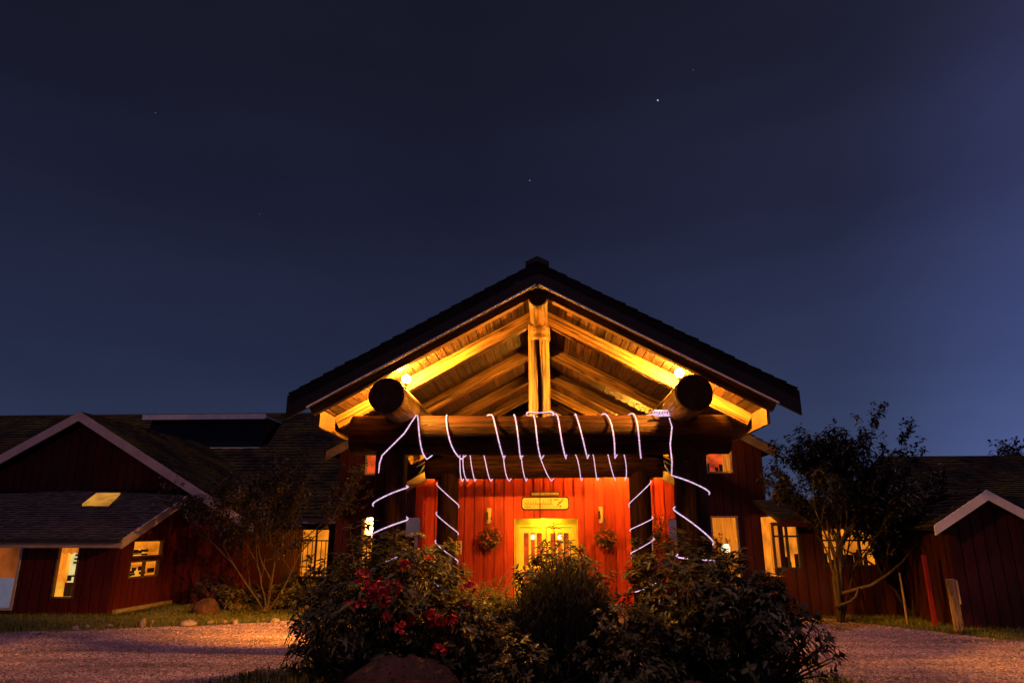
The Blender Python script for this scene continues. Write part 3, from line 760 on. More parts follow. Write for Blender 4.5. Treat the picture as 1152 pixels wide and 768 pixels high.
for s in (-1, 1):       # lamps glowing inside the hall
    lm = MB(); lm.lathe([(.02, 0), (.07, .03), (.08, .1), (.05, .16), (.01, .18)], 12, (xm + s * .45, 1.25, 2.0)); obj('hall_lamp', lm, M['white_lamp'], lod, M=WF, smooth=True)
el = MB(); el.lathe([(.02, -.06), (.09, -.05), (.11, -.02), (.11, 0)], 14, (xm, .34, 2.915)); obj('entry_lamp', el, M['entry_glow'], lod, M=WF, smooth=True)
# main facade
HY = 25.0; HXL, HXR = -7.65, 7.62
def htop(x): return 5.15 + .55 * (7.63 - abs(x))
HF = wallframe(0, HY)
def hx(px, y=HY): return at(px, 560, y).x
def hz(py, px=810, y=HY): return at(px, py, y).z
U1 = (at(793, 515, HY).x, at(823, 515, HY).x, at(805, 532, HY).z, at(805, 495, HY).z)
U2 = (at(800, 600, HY).x, at(831, 600, HY).x, .35, at(815, 580, HY).z)
U3 = (-U1[1] - .1, -U1[0] - .1, U1[2] - .5, U1[3] - .5)
U3 = (at(411, 525, HY).x, at(411, 525, HY).x + .95, at(411, 534, HY).z, at(411, 519, HY).z + .3)
U4 = (at(407, 595, HY).x, at(407, 595, HY).x + 1.0, .35, at(409, 583, HY).z)
w = siding(MB(), HXL, VXC - 4.2, 0, htop, [U3, U4], .31); obj('wall', w, M['lodge_shaded'], lod, M=HF)
w = siding(MB(), VXC + 4.2, HXR, 0, htop, [U1, U2], .31); obj('wall', w, M['lodge_shaded'], lod, M=HF)
w = siding(MB(), VXC - 4.195, VXC + 4.195, 5.0, htop, (), .31); obj('wall', w, M['lodge_shaded'], lod, M=HF)
for s in (-1, 1):
    w = siding(MB(), 0, 14, 0, lambda x: 5.05, (), .31)
    obj('wall', w, M['lodge_shaded'], lod, M=wallframe(HXR, HY + .09, 0, math.pi / 2) if s > 0 else wallframe(HXL, HY + 14.09, 0, -math.pi / 2))
    d = MB(); e = 8.0; zt = lambda x: htop(x) + .12
    slab(d, (0, HY - .5, zt(0)), (s * e, HY - .5, zt(e)), (s * e, HY + 15, zt(e)), (0, HY + 15, zt(0)), .12)
    ro = obj('roof', d, M['shingle_dark'], lod)
    V = Vector((-s, 0, .55)).normalized()
    obj('roof_shakes', shingles((s * (e + .05), HY - .55, zt(e + .05)), (0, 1, 0), V, 15.5, 9.2, .3, .3, 90 + s, .05), M['shingle_dark'], ro)
    rk = MB()
    rk.hexa([(0, HY - .56, zt(0) - .34), (s * e, HY - .56, zt(e) - .34), (s * e, HY - .5, zt(e) - .34), (0, HY - .5, zt(0) - .34),
             (0, HY - .56, zt(0) - .01), (s * e, HY - .56, zt(e) - .01), (s * e, HY - .5, zt(e) - .01), (0, HY - .5, zt(0) - .01)])
    obj('rake_board', rk, M['fascia_tan'], lod)
def drape(win, Mx, x0, x1, z0, z1, y=.16, mat='curtain', k=12, amp=.03):
    c = MB(); pts = [(x0 + (x1 - x0) * i / k, y + amp * math.sin(i * 1.9)) for i in range(k + 1)]
    c.add([(x, yy, z0) for x, yy in pts] + [(x, yy, z1) for x, yy in pts], [(i, i + 1, i + k + 2, i + k + 1) for i in range(k)]); obj('curtain', c, M[mat], win, M=Mx)
def clutter(win, Mx, x0, x1, z0, seed, n=6, y=.2, hmax=.3):
    r = random.Random(seed); c = MB()
    for i in range(n):
        x = r.uniform(x0, x1 - .1); c.box(x, x + r.uniform(.06, .3), y + i * .021, y + .015 + i * .021, z0 - .1, z0 + r.uniform(.05, hmax))
    obj('furniture', c, M['ink'], win, M=Mx)
w1_ = window(lod, HF, *U1, 'room_red'); drape(w1_, HF, U1[1] - .3, U1[1] + .05, U1[2], U1[3]); drape(w1_, HF, U1[0] - .1, U1[0] + .1, U1[2], U1[3]); clutter(w1_, HF, U1[0], U1[1], U1[2], 5, 5, .2, .4)
w2 = window(lod, HF, *U2, 'room_orange', depth=.8)
cu = MB()      # folded curtain just inside the tall window
xa, xb = U2[0] + .05, U2[1] - .05; k = 26
pts = [(xa + (xb - xa) * i / k, .3 + .045 * math.sin(i * 1.9)) for i in range(k + 1)]
cu.add([(x, y, U2[2]) for x, y in pts] + [(x, y, U2[3]) for x, y in pts], [(i, i + 1, i + k + 2, i + k + 1) for i in range(k)])
obj('curtain', cu, M['curtain'], w2, M=HF)
gl = MB(); gl.lathe([(.03, 0), (.14, .05), (.16, .2), (.1, .3)], 12, (U2[0] + .5, .16, 1.55)); obj('room_lamp', gl, M['white_lamp'], w2, M=HF)
window(lod, HF, *U3, 'room_red'); window(lod, HF, *U4, 'room_orange')

# entrance sign, sconces, baskets
sg = thing('entrance_sign', 'yellow carved wooden name board with small top plaque above the double door', 'sign', (-.1, VY - .03, 3.2))
def rrect(x0, x1, z0, z1, r, n=5):
    p = []
    for cx_, cz_, a0 in ((x1 - r, z1 - r, 0), (x0 + r, z1 - r, 90), (x0 + r, z0 + r, 180), (x1 - r, z0 + r, 270)):
        for i in range(n + 1):
            a = math.radians(a0 + 90 * i / n); p.append((cx_ + r * math.cos(a), cz_ + r * math.sin(a)))
    return p[::-1]
sa = at(586.5, 558.5, VY); sb = at(640.5, 573.5, VY)
b = MB(); b.poly_prism(rrect(sa.x, sb.x, sb.z, sa.z, .10), -.07, -.025); obj('sign_border', b, M['ink'], sg, M=WF)
b = MB(); b.poly_prism(rrect(sa.x + .04, sb.x - .04, sb.z + .04, sa.z - .04, .075), -.085, -.06); sf = obj('sign_face', b, M['sign_face'], sg, M=WF)
ta = at(597, 553, VY); tb = at(629.5, 558, VY)
b = MB(); b.poly_prism(rrect(ta.x, tb.x, tb.z + .012, ta.z, .04), -.065, -.026); obj('plaque_border', b, M['ink'], sg, M=WF)
b = MB(); b.poly_prism(rrect(ta.x + .03, tb.x - .03, tb.z + .035, ta.z - .025, .025), -.08, -.055); obj('plaque_face', b, M['sign_face'], sg, M=WF)
def strokes(x0, x1, zc, h, seed, n, th=.012, y=-.088, cursive=False):
    """rows of small pen strokes: the lettering is too fine to read in the photograph"""
    r = random.Random(seed); out = []; x = x0; dx = (x1 - x0) / n
    for i in range(n):
        if not cursive and r.random() < .14: x += dx; continue
        mb = MB(); out.append(mb)
        if cursive:
            hh = h * r.uniform(.35, 1.0)
            mb.tube([(x, y, zc - h * .4), (x + dx * .3, y, zc - h * .4 + hh), (x + dx * .62, y, zc - h * .35), (x + dx, y, zc - h * .3)], th * .5, 5)
        else:
            w_ = dx * .6
            k = r.randrange(3)
            mb.box(x, x + th, y - .002, y + .004, zc - h / 2, zc + h / 2)
            if k != 1: mb.box(x + th + .001, x + w_, y - .0025, y + .003, zc + h / 2 - th, zc + h / 2)
            if k != 0: mb.box(x + th + .001, x + w_, y - .003, y + .002, zc - h / 2, zc - h / 2 + th)
            if k == 2: mb.box(x + w_ + .001, x + w_ + th, y - .0035, y + .001, zc - h / 2, zc + h / 2)
        x += dx
    return out
W_ = sb.x - sa.x; Hh = sa.z - sb.z
M['carve'] = paint('brown_carved_lettering', (.16, .085, .02), .2, .6)
for l_ in strokes(sa.x + .12, sa.x + W_ * .66, sa.z - Hh * .46, Hh * .42, 3, 11, .022, cursive=True): obj('letter', l_, M['carve'], sg, M=WF)
for l_ in strokes(sa.x + .12, sb.x - .22, sb.z + Hh * .24, .045, 5, 24, .011): obj('letter', l_, M['ink'], sg, M=WF)
for l_ in strokes(sa.x + W_ * .60, sa.x + W_ * .80, sa.z - Hh * .24, .045, 6, 7, .011): obj('letter', l_, M['ink'], sg, M=WF)
for l_ in strokes(ta.x + .07, tb.x - .06, (ta.z + tb.z) / 2 + .004, .038, 7, 15, .010, -.083): obj('letter', l_, M['ink'], sg, M=WF)
em = MB()
for i, (dx, dz, r_) in enumerate(((0, 0, .055), (.06, .05, .04), (-.05, -.06, .045), (.02, -.10, .03), (.10, .10, .028))):
    em.lathe([(r_, 0), (r_ * .8, .004)], 10, (0, 0, 0)); n_ = 20
    em.v[-n_:] = [(sb.x - .30 + dx + p[0], -.087 - p[2], sa.z - Hh * .45 + dz + p[1] * .6) for p in em.v[-n_:]]
obj('emblem', em, M['carve'], sg, M=WF)

hc = MB(); cx_ = at(607.3, 560, VY - .16).x
hc.tube([(cx_, VY - .16, 4.6), (cx_ + .004, VY - .16, 3.6), (cx_, VY - .16, 2.62)], .014, 6)
tag(obj('cable', hc, M['black'], base=(cx_, VY - .16, 2.62)), 'thin dark cable hanging down in front of the entrance sign', 'cable')
def sconce(px, py, label):
    c = at(px, py, VY - .1)
    t = thing('wall_lamp', label, 'wall lamp', c, 'unlit wall lamps beside the entrance door')
    b = MB(); b.box(c.x - .05, c.x + .05, c.y + .03, VY - .022, c.z - .10, c.z + .10); obj('back_plate', b, M['metal_dark'], t)
    b = MB(); b.lathe([(.06, -.25), (.075, -.24), (.075, .24), (.06, .25)], 12, c); obj('lamp_tube', b, M['cream'], t)
    b = MB(); b.box(c.x - .085, c.x - .02, c.y - .085, c.y - .02, c.z - .12, c.z + .12); obj('grille', b, M['metal_dark'], t)
sconce(550, 580, 'slim cream cylinder wall lamp on the red wall left of the door sign')
sconce(676, 579, 'slim cream cylinder wall lamp on the red wall right of the door sign')

def leafstrip(mb, p, d, up, L, w, droop=.25, fold=.25, segs=2):
    """one leaf: folded strip from p along d"""
    d = Vector(d).normalized(); s = d.cross(Vector(up))
    s = s.normalized() if s.length > 1e-4 else Vector((1, 0, 0))
    u = s.cross(d).normalized(); vs = []
    prof = (.35, 1.0, .0) if segs == 2 else (.22, 1.0, .80, .0)
    for i in range(segs + 1):
        t = i / segs; c = Vector(p) + d * (L * t) - Vector((0, 0, 1)) * (droop * L * t * t); ww = w * prof[i] / 2
        if i == segs: vs += [c]
        else: vs += [c - s * ww + u * ww * fold * 2, c, c + s * ww + u * ww * fold * 2]
    f = []
    for i in range(segs - 1):
        b = 3 * i; f += [(b, b + 1, b + 4, b + 3), (b + 1, b + 2, b + 5, b + 4)]
    b = 3 * (segs - 1); f += [(b, b + 1, b + 3), (b + 1, b + 2, b + 3)]
    mb.add(vs, f)
def basket(px, py, label, seed):
    c = at(px, py, VY - .38); r = random.Random(seed)
    t = thing('hanging_basket', label, 'hanging basket', (c.x, c.y, c.z - .25), 'flower baskets hanging either side of the entrance')
    b = MB(); b.lathe([(.05, -.26), (.17, -.2), (.25, -.06), (.27, 0)], 18, c); obj('basket', b, M['stem'], t, smooth=True)
    b = MB(); top = Vector((c.x, VY - .30, c.z + .62))
    for k in range(3):
        a = k * 2.1 + .4; b.tube([(c.x + .26 * math.cos(a), c.y + .26 * math.sin(a), c.z), top], .006, 5)
    b.tube([top, (c.x, VY - .02, c.z + .66)], .014, 6); b.tube([(c.x, VY - .03, c.z + .70), (c.x, VY - .03, c.z + .40)], .014, 6)
    obj('hanger', b, M['metal_dark'], t)
    l = MB()
    for k in range(330):
        d = Vector((r.gauss(0, 1), r.gauss(0, 1), r.gauss(.25, .8))).normalized(); q = c + Vector((d.x * .32, d.y * .32, d.z * .30 + .02)) * r.uniform(.6, 1.05)
        leafstrip(l, q, d + Vector((0, 0, r.uniform(-.6, .4))), (0, 0, 1), r.uniform(.07, .13), .05, .4)
    for k in range(26):
        d = Vector((r.gauss(.3, 1), -abs(r.gauss(0, 1)) - .2, r.gauss(.1, .7))).normalized(); q = c + d * .37; fl = MB()
        for j in range(5):
            a = j * 1.257; leafstrip(fl, q, Vector((math.cos(a), -.3, math.sin(a))), d, .045, .04, .1)
        obj('flower', fl, M['petal_pink'], t)
    obj('foliage', l, M['fern'], t)
basket(552, 605, 'round hanging basket of pink flowers on the left of the door, casting a shadow', 3)
basket(681, 606, 'round hanging basket with trailing leaves on the right of the door', 4)

# ------------------------------------------------------------------ rope lights
def rope(name_label, pts):
    mb = MB(); mb.tube(pts, .0135, 6)
    b = Vector(pts[0])
    return tag(obj('rope_light', mb, M['rope'], smooth=True, base=b), name_label, 'rope light', 'rope lights wound round the canopy logs')
def beam_wrap(strands, Y, Z, R, seed, lead=None, tail=None, sag=.0):
    """strands: (top x, bottom x) of each crossing of the beam's front; the rope returns behind the beam"""
    pts = list(lead or []); r = random.Random(seed)
    for i, (xt, xb) in enumerate(strands):
        if sag and i == 4:      # one loose turn round the foot of the king post
            for k in range(13):
                a = math.pi * (k / 12 * 1.6 - .3); pts.append((X0 - .28 * math.cos(a), FB_Y - .28 * math.sin(a), Z + R + .03 + .02 * math.sin(3 * a)))
        for k in range(11):
            t = k / 10; a = math.pi / 2 - math.pi * t
            jj = .02 * math.sin(5 * t + i * 1.7)
            rr = R + .022
            x = xt + (xb - xt) * (t ** (1.0 + .5 * math.sin(i * 2.3))) + jj
            pts.append((x, Y - rr * math.cos(a), Z + rr * math.sin(a) - (.05 * t ** 6)))
        nx = strands[i + 1][0] if i + 1 < len(strands) else xb + .1
        for k in range(1, 8):
            t = k / 8; a = -math.pi / 2 - math.pi * t
            pts.append((xb + (nx - xb) * t, Y - (R + .022) * math.cos(a), Z + (R + .022) * math.sin(a)))
    return pts + list(tail or [])
yf = FB_Y - FB_R * .5
def bx(px, top): return at(px, 467 if top else 508, FB_Y - (0.1 if top else .25)).x
FS = [(468, 479), (501, 517), (549, 565), (579, 586), (598, 610), (622, 636), (648, 661), (679, 694), (709, 723)]
fs = [(bx(a, 1), bx(b, 0)) for a, b in FS]
coil = []
cc = at(744, 467, FB_Y - .28)
for k in range(60):
    a = k * .52; coil.append((cc.x - .13 + .26 * k / 60 + .065 * math.cos(a), cc.y - .05 - .03 * math.sin(a), cc.z + .035 + .05 * math.sin(a)))
rope('white rope light spiralling along the front cross beam with a coiled end', beam_wrap(fs, FB_Y, FB_Z, FB_R, 3, tail=coil, sag=.001))
def rx(px, top): return at(px, 508 if top else 536, RB_Y - .2).x
RS = [(516, 520), (521, 525), (527, 533), (543, 552), (563, 573), (583, 591), (605, 620), (643, 655), (663, 673), (683, 692), (701, 704)]
rs = [(rx(a, 1), rx(b, 0)) for a, b in RS]
rope('white rope light spiralling along the rear cross beam above the entrance', beam_wrap(rs, RB_Y, RB_Z, RB_R, 4))
def post_wrap(x, Y, R, turns, lead=(), tail=()):
    """turns: (z start, z end, direction) of each crossing of the post's front; direction +1 runs left to right going down"""
    pts = list(lead)
    for i, (z0, z1, dr) in enumerate(turns):
        for k in range(15):
            t = k / 14; a = math.pi * (1 - t) if dr > 0 else math.pi * t
            zz = z0 + (z1 - z0) * (t - .06 * math.sin(2 * math.pi * t))
            pts.append((x + (R + .022) * math.cos(a), Y - (R + .022) * math.sin(a), zz))
        if i + 1 < len(turns):
            n0 = turns[i + 1][0]
            for k in range(1, 10):
                t = k / 10; a = (-math.pi * t if dr > 0 else math.pi + math.pi * t)
                pts.append((x + (R + .022) * math.cos(a), Y - (R + .022) * math.sin(a), z1 + (n0 - z1) * t))
    return pts + list(tail)
def pz(py, Y): return at(600, py, Y).z
rope('white rope light wound down the left front log post',
     post_wrap(FPX[0], FB_Y, .335, [(pz(547, 14), pz(568, 14), -1), (pz(584, 14), pz(603, 14), -1), (pz(622, 14), pz(642, 14), -1), (.5, .3, -1)],
               lead=[at(468, 467, 13.75), at(455, 487, 13.53), at(440, 502, 13.52), at(430, 512, 13.55), at(427, 521, 13.58), at(426, 532, 13.75)]))
rope('white rope light dropping from the beam coil down the right front log post',
     post_wrap(FPX[1], FB_Y, .335, [(pz(535, 14), pz(556, 14), 1), (pz(573, 14), pz(612, 14), 1), (pz(626, 14), pz(630, 14), 1), (.6, .3, 1)],
               lead=[at(753, 470, 13.66), at(756, 480, 13.56), at(754, 500, 13.55), at(756, 520, 13.62)]))
rope('white rope light wound down the left rear log post',
     post_wrap(RPX[0], RB_Y, .315, [(pz(543, RB_Y), pz(569, RB_Y), 1), (pz(576, RB_Y), pz(600, RB_Y), 1), (pz(608, RB_Y), pz(631, RB_Y), 1), (.9, .5, 1)]))
rope('white rope light wound down the right rear log post',
     post_wrap(RPX[1], RB_Y, .315, [(pz(541, RB_Y), pz(568, RB_Y), -1), (pz(582, RB_Y), pz(596, RB_Y), -1), (pz(605, RB_Y), pz(622, RB_Y), -1), (.9, .6, -1)]))

# ------------------------------------------------------------------ signs at the posts
def signboard(x0, x1, z0, z1, Y, label, posts):
    t = thing('sign_board', label, 'sign', ((x0 + x1) / 2, Y, 0))
    b = MB(); b.poly_prism(rrect(x0, x1, z0, z1, .06), Y - .012, Y + .012); obj('panel', b, M['sign_white'], t)
    b = MB()
    for p in posts: b.box(p - .03, p + .03, Y + .014, Y + .06, 0, z1 - .1)
    obj('post', b, M['trim_white'], t)
YS = 15.2
signboard(at(411.5, 590, YS).x, at(472.5, 590, YS).x, at(465, 603.5, YS).z, at(465, 582, YS).z, YS, 'blank pale blue sign board half hidden behind the left front log post', (at(468, 600, YS).x, at(430, 600, YS).x))
signboard(at(752.5, 590, YS).x, at(790, 590, YS).x, at(755, 608, YS).z, at(755, 584, YS).z, YS, 'narrow pale sign board peeping out left of the right front log post', (at(770, 600, YS).x,))
def plate(px, py0, py1, hw, label, mat, post_i, seed):
    Y = RB_Y - .18
    c0 = at(px, py0, Y); c1 = at(px, py1, Y)
    t = thing('sign_plate', label, 'sign', (c0.x, Y, c1.z))
    b = MB(); b.box(c0.x - hw, c0.x + hw, Y - .012, Y + .012, c1.z, c0.z); obj('panel', b, M[mat], t)
    r = random.Random(seed); H = c0.z - c1.z; n = 4
    for i in range(n):
        g_ = MB()
        z = c1.z + H * (.16 + .70 * i / (n - 1)); h = .05
        for k in range(3):
            g_.box(c0.x - hw * .55, c0.x + hw * .55 * r.uniform(.3, 1), Y - .016, Y - .011, z - h + k * h, z - h + k * h + .016)
        g_.box(c0.x - hw * .55 * (1 if i % 2 else -.5), c0.x - hw * .55 * (1 if i % 2 else -.5) + .022, Y - .0165, Y - .0115, z - h, z + h)
        obj('letter', g_, M['ink'], t)
    st = MB(); xp = RPX[post_i]; st.box(min(c0.x, xp + .2), max(c0.x, xp + .2), Y + .013, Y + .05, (c0.z + c1.z) / 2 - .03, (c0.z + c1.z) / 2 + .03); obj('bracket', st, M['metal_dark'], t)
plate(516.3, 608, 623, .085, 'small yellow upright plate with dark marks on the left rear post', 'plate_yellow', 0, 4)
plate(730.5, 606, 628, .095, 'small grey upright plate with dark lettering on the right rear post', 'plate_grey', 1, 5)

# ------------------------------------------------------------------ gabled building on the left, with lean-to front
gb = thing('gabled_building', 'dark red gabled building with shake lean-to front and lit windows', 'building', (-15.5, 23, 0))
AY = 23.0; APX, APZ, AS = -16.05, 6.22, .578
def atop(x): return APZ - .30 - AS * abs(x - APX)
LX, LY = -12.38, 19.9
w = siding(MB(), -23.5, -10.15, 0, atop, (), .3); obj('gable_wall', w, M['red_dark'], gb, M=wallframe(0, AY))
w = siding(MB(), 0, 9, 0, lambda x: atop(-10.15), (), .3); obj('side_wall', w, M['red_dark'], gb, M=wallframe(-10.15, AY + .09, 0, math.pi / 2))
# lean-to
def lx(px, py=640): return at(px, py, LY).x
def lz(py, px=70): return at(px, py, LY).z
W1 = (lx(55, 673) + .05, lx(88, 640), lz(673), lz(610))
W0 = (lx(-30), lx(21, 650), lz(686, 10), lz(612, 10))
LF = wallframe(0, LY)
w = siding(MB(), -24, LX, 0, lambda x: 2.28, [W1, W0], .3); obj('front_wall', w, M['red_dark'], gb, M=LF)
LT = lambda y: 2.30 + (y - LY) * .425
SWF = wallframe(LX, LY + .0, 0, math.pi / 2)
def sy(px):   # depth along the side wall at a pixel column
    lo, hi = LY, AY + 2
    for _ in range(40):
        m = (lo + hi) / 2
        if at(px, 630, m).x < LX: hi = m     # farther points sit further left for a fixed column
        else: lo = m
    return (lo + hi) / 2
s0, s1 = sy(146) - LY, sy(180) - LY
zs = lambda py, px=162: at(px, py, LY + (s0 + s1) / 2).z
S1 = (s0, s1, zs(626), zs(607)); S2 = (s0 - .03, s1 - .08, zs(649), zs(629.5))
w = siding(MB(), .085, AY - LY - .03, 0, lambda x: LT(LY + x) - .12, [S1, S2], .3); obj('side_wall', w, M['red_dark'], gb, M=SWF)
sn = MB(); sn.box(.1, AY - LY + 1.8, -.16, -.03, 0, .13); obj('footing', sn, M['concrete'], gb, M=SWF)
# lean-to roof
e0, e1 = LY - .55, AY
slope = Vector((0, 1, .425)).normalized()
d = MB(); slab(d, (-25, e0, LT(e0)), (LX + .42, e0, LT(e0)), (LX + .42, e1, LT(e1)), (-25, e1, LT(e1)), .1)
lr = obj('lean_to_roof', d, M['fascia_dark'], gb)
SK = (at(94, 563, 21).x, at(133, 563, 21).x)
obj('roof_shakes', shingles((-25, e0 - .06, LT(e0 - .06)), (1, 0, 0), slope, LX + .46 + 25, (e1 - e0) / slope.y + .06, .17, .17, 61, .03), M['shingle'], lr)
fa = MB(); fa.box(-25, LX + .42, e0 - .05, e0 - .003, LT(e0) - .25, LT(e0) - .015); obj('eave_fascia', fa, M['trim_pale'], gb)
gu = MB(); gu.box(-25, LX + .42, e0 - .15, e0 - .055, LT(e0) - .11, LT(e0) - .02); obj('gutter', gu, M['metal_dark'], gb)
rk = MB(); xk = LX + .42
rk.hexa([(xk + .003, e0 - .05, LT(e0) - .27), (xk + .06, e0 - .05, LT(e0) - .27), (xk + .06, e1, LT(e1) - .27), (xk + .003, e1, LT(e1) - .27),
         (xk + .003, e0 - .05, LT(e0) + .0), (xk + .06, e0 - .05, LT(e0) + .0), (xk + .06, e1, LT(e1)), (xk + .003, e1, LT(e1))])
obj('rake_board', rk, M['trim_pale'], gb)
yk = (lambda py: [y for y in np.linspace(e0, e1, 400) if at(110, py, y).z <= LT(y)])
y563 = yk(570)[0]; y557 = yk(557.5)[0]
skb = MB(); skb.hexa([(at(92, 570, y563).x, y563, LT(y563) + .03), (at(122, 570, y563).x, y563, LT(y563) + .03), (at(135, 557, y557).x, y557, LT(y557) + .03), (at(108, 557, y557).x, y557, LT(y557) + .03),
                      (at(92, 570, y563).x, y563, LT(y563) + .10), (at(122, 570, y563).x, y563, LT(y563) + .10), (at(135, 557, y557).x, y557, LT(y557) + .10), (at(108, 557, y557).x, y557, LT(y557) + .10)])
sko = obj('skylight', skb, M['skylight'], lr)
# windows of the lean-to
ww = window(gb, LF, *W1, 'room_orange', fw=.05, depth=1.0, frame_mat='fascia_tan')
xw0, xw1 = W1[0], W1[1]; zw0, zw1 = W1[2], W1[3]
va = MB(); k = 20
pts = [(xw0 + (xw1 - xw0) * i / k, .10 + .02 * math.sin(i * 2.1)) for i in range(k + 1)]
va.add([(x, y, zw1 - .30 + .03 * math.sin(i * 1.1)) for i, (x, y) in enumerate(pts)] + [(x, y, zw1 - .03) for x, y in pts], [(i, i + 1, i + k + 2, i + k + 1) for i in range(k)])
obj('valance', va, M['curtain'], ww, M=LF)
ww_w = xw1 - xw0
def xv(u, dpt): return xw0 + u * ww_w - .70 * dpt      # the room is seen aslant from the drive
sh = MB(); sh.box(xv(.60, .66), xv(1.25, .66), .66, .70, zw0 + .0, zw1 - .22); obj('bright_wall', sh, M['room_white'], ww, M=LF)
sh = MB(); sh.box(xv(.46, .68), xv(.60, .68), .68, .72, zw0 + .5, zw1 - .22); obj('yellow_wall', sh, M['room_yellow'], ww, M=LF)
sh = MB()
for i in range(4): sh.box(xv(.74 + .02 * i, .6), xv(1.2, .6), .60, .65, zw0 + .92 + i * .105, zw0 + .975 + i * .105)
sh.box(xv(.52, .45), xv(.84, .45), .45, .52, zw0 + .02, zw0 + .40); sh.box(xv(.56, .5), xv(.70, .5), .521, .58, zw0 + .44, zw0 + .60); sh.box(xv(.78, .6), xv(1.1, .6), .59, .65, zw0 + .55, zw0 + .60)
sh.box(xv(.90, .6), xv(1.15, .6), .592, .645, zw0 + .68, zw0 + .74)
obj('shelf', sh, M['ink'], ww, M=LF)
lc = MB(); lc.lathe([(.15, 0), (.10, .42)], 14, (xv(.27, .25), .25, zw0 + .02)); obj('lamp_shade', lc, M['room_yellow'], ww, M=LF)
w0 = window(gb, LF, *W0, 'room_dim', fw=.07, depth=.8, frame_mat='trim_white')
M['blind'] = emit('glowing_blind', (.62, .58, .85), .17, .1)  # pale glow put into the blind in place of light falling on it
bl = MB(); bl.box(W0[0] + .07, W0[1] - .16, .024, .045, W0[2] + .07, W0[2] + .86); obj('blind', bl, M['blind'], w0, M=LF)
wa = window(gb, SWF, *S1, 'room_orange', fw=.045, depth=.6, frame_mat='fascia_tan')
wb = window(gb, SWF, *S2, 'room_orange', fw=.045, bars_v=((S2[0] + S2[1]) / 2,), depth=.6, frame_mat='fascia_tan')
for ww_, S in ((wa, S1), (wb, S2)):
    r = random.Random(int(S[2] * 1000)); c = MB()
    for i in range(7):
        x = r.uniform(S[0] + .15, S[1] - .2); z = S[2] + r.uniform(.02, .2); c.box(x, x + r.uniform(.1, .4), .10 + i * .03, .12 + i * .03, z, z + r.uniform(.03, .14))
    obj('clutter', c, M['ink'], ww_, M=SWF)
    c = MB(); c.box(S[0] + .9, S[0] + 1.6, .5, .55, S[2] - .1, S[2] + .22); obj('bright_wall', c, M['room_yellow'], ww_, M=SWF)
# main roof of the gabled building
for s in (-1, 1):
    e = 6.5 if s > 0 else 8.0
    zt = lambda x: APZ - AS * abs(x - APX)
    d = MB(); y0 = AY - .5
    slab(d, (APX, y0, APZ), (APX + s * e, y0, zt(APX + s * e)), (APX + s * e, 34, zt(APX + s * e)), (APX, 34, APZ), .12)
    ro = obj('roof', d, M['fascia_dark'], gb)
    V = Vector((-s, 0, AS)).normalized()
    obj('roof_shakes', shingles((APX + s * (e + .05), y0 - .04, zt(APX + s * (e + .05))), (0, 1, 0), V, 11, e * 1.16 + .05, .19, .2, 64 + s, .04), M['mossy'], ro)
    rk = MB(); xe = APX + s * e
    rk.hexa([(APX, y0 - .06, APZ - .30), (xe, y0 - .06, zt(xe) - .30), (xe, y0 - .003, zt(xe) - .30), (APX, y0 - .003, APZ - .30),
             (APX, y0 - .06, APZ + .02), (xe, y0 - .06, zt(xe) + .02), (xe, y0 - .003, zt(xe) + .02), (APX, y0 - .003, APZ + .02)])
    obj('rake_board', rk, M['trim_pale'], gb)

# ------------------------------------------------------------------ long building behind, on the left
lb = thing('long_building', 'long low building behind with tall dark shake roof and one lit window', 'building', (-18, 29, 0))
BE_Y, BE_Z, BR_Y, BR_Z = 27.0, 2.85, 34.0, 8.15
BS = (BR_Z - BE_Z) / (BR_Y - BE_Y)
BWY = 27.6
WB = (at(324, 600, BWY).x, at(372, 600, BWY).x, .55, at(345, 594, BWY).z)
w = siding(MB(), -10.0, -7.75, 0, lambda x: 3.1, [WB], .3); obj('front_wall', w, M['red_dark'], lb, M=wallframe(0, BWY))
d = MB(); slab(d, (-31, BE_Y, BE_Z), (-7.7, BE_Y, BE_Z), (-7.7, BR_Y, BR_Z), (-31, BR_Y, BR_Z), .15)
lbr = obj('roof', d, M['fascia_dark'], lb)
d = MB(); slab(d, (-31, BR_Y + .01, BR_Z), (-7.7, BR_Y + .01, BR_Z), (-7.7, BR_Y + 7, BE_Z), (-31, BR_Y + 7, BE_Z), .15); obj('roof', d, M['fascia_dark'], lb)
V = Vector((0, 1, BS)).normalized()
obj('roof_shakes', shingles((-31, BE_Y - .05, BE_Z - .04), (1, 0, 0), V, 23.3, (BR_Y - BE_Y) / V.y + .05, .26, .26, 71, .045), M['mossy'], lbr)
fa = MB(); fa.box(-10.1, -7.7, BE_Y - .06, BE_Y - .005, BE_Z - .28, BE_Z - .02); obj('eave_fascia', fa, M['trim_pale'], lb)
wbk = window(lb, wallframe(0, BWY), *WB, 'room_orange', fw=.06, bars_v=(WB[0] + (WB[1] - WB[0]) * .68,), depth=1.2, frame_mat='metal_dark')
rl_ = MB(); rl_.box(WB[0], WB[1], .3, .34, at(345, 608, BWY).z - .02, at(345, 608, BWY).z + .03)
for i in range(9): rl_.box(WB[0] + .18 * i, WB[0] + .18 * i + .025, .305, .335, .55, at(345, 608, BWY).z)
obj('railing', rl_, M['ink'], wbk, M=wallframe(0, BWY))
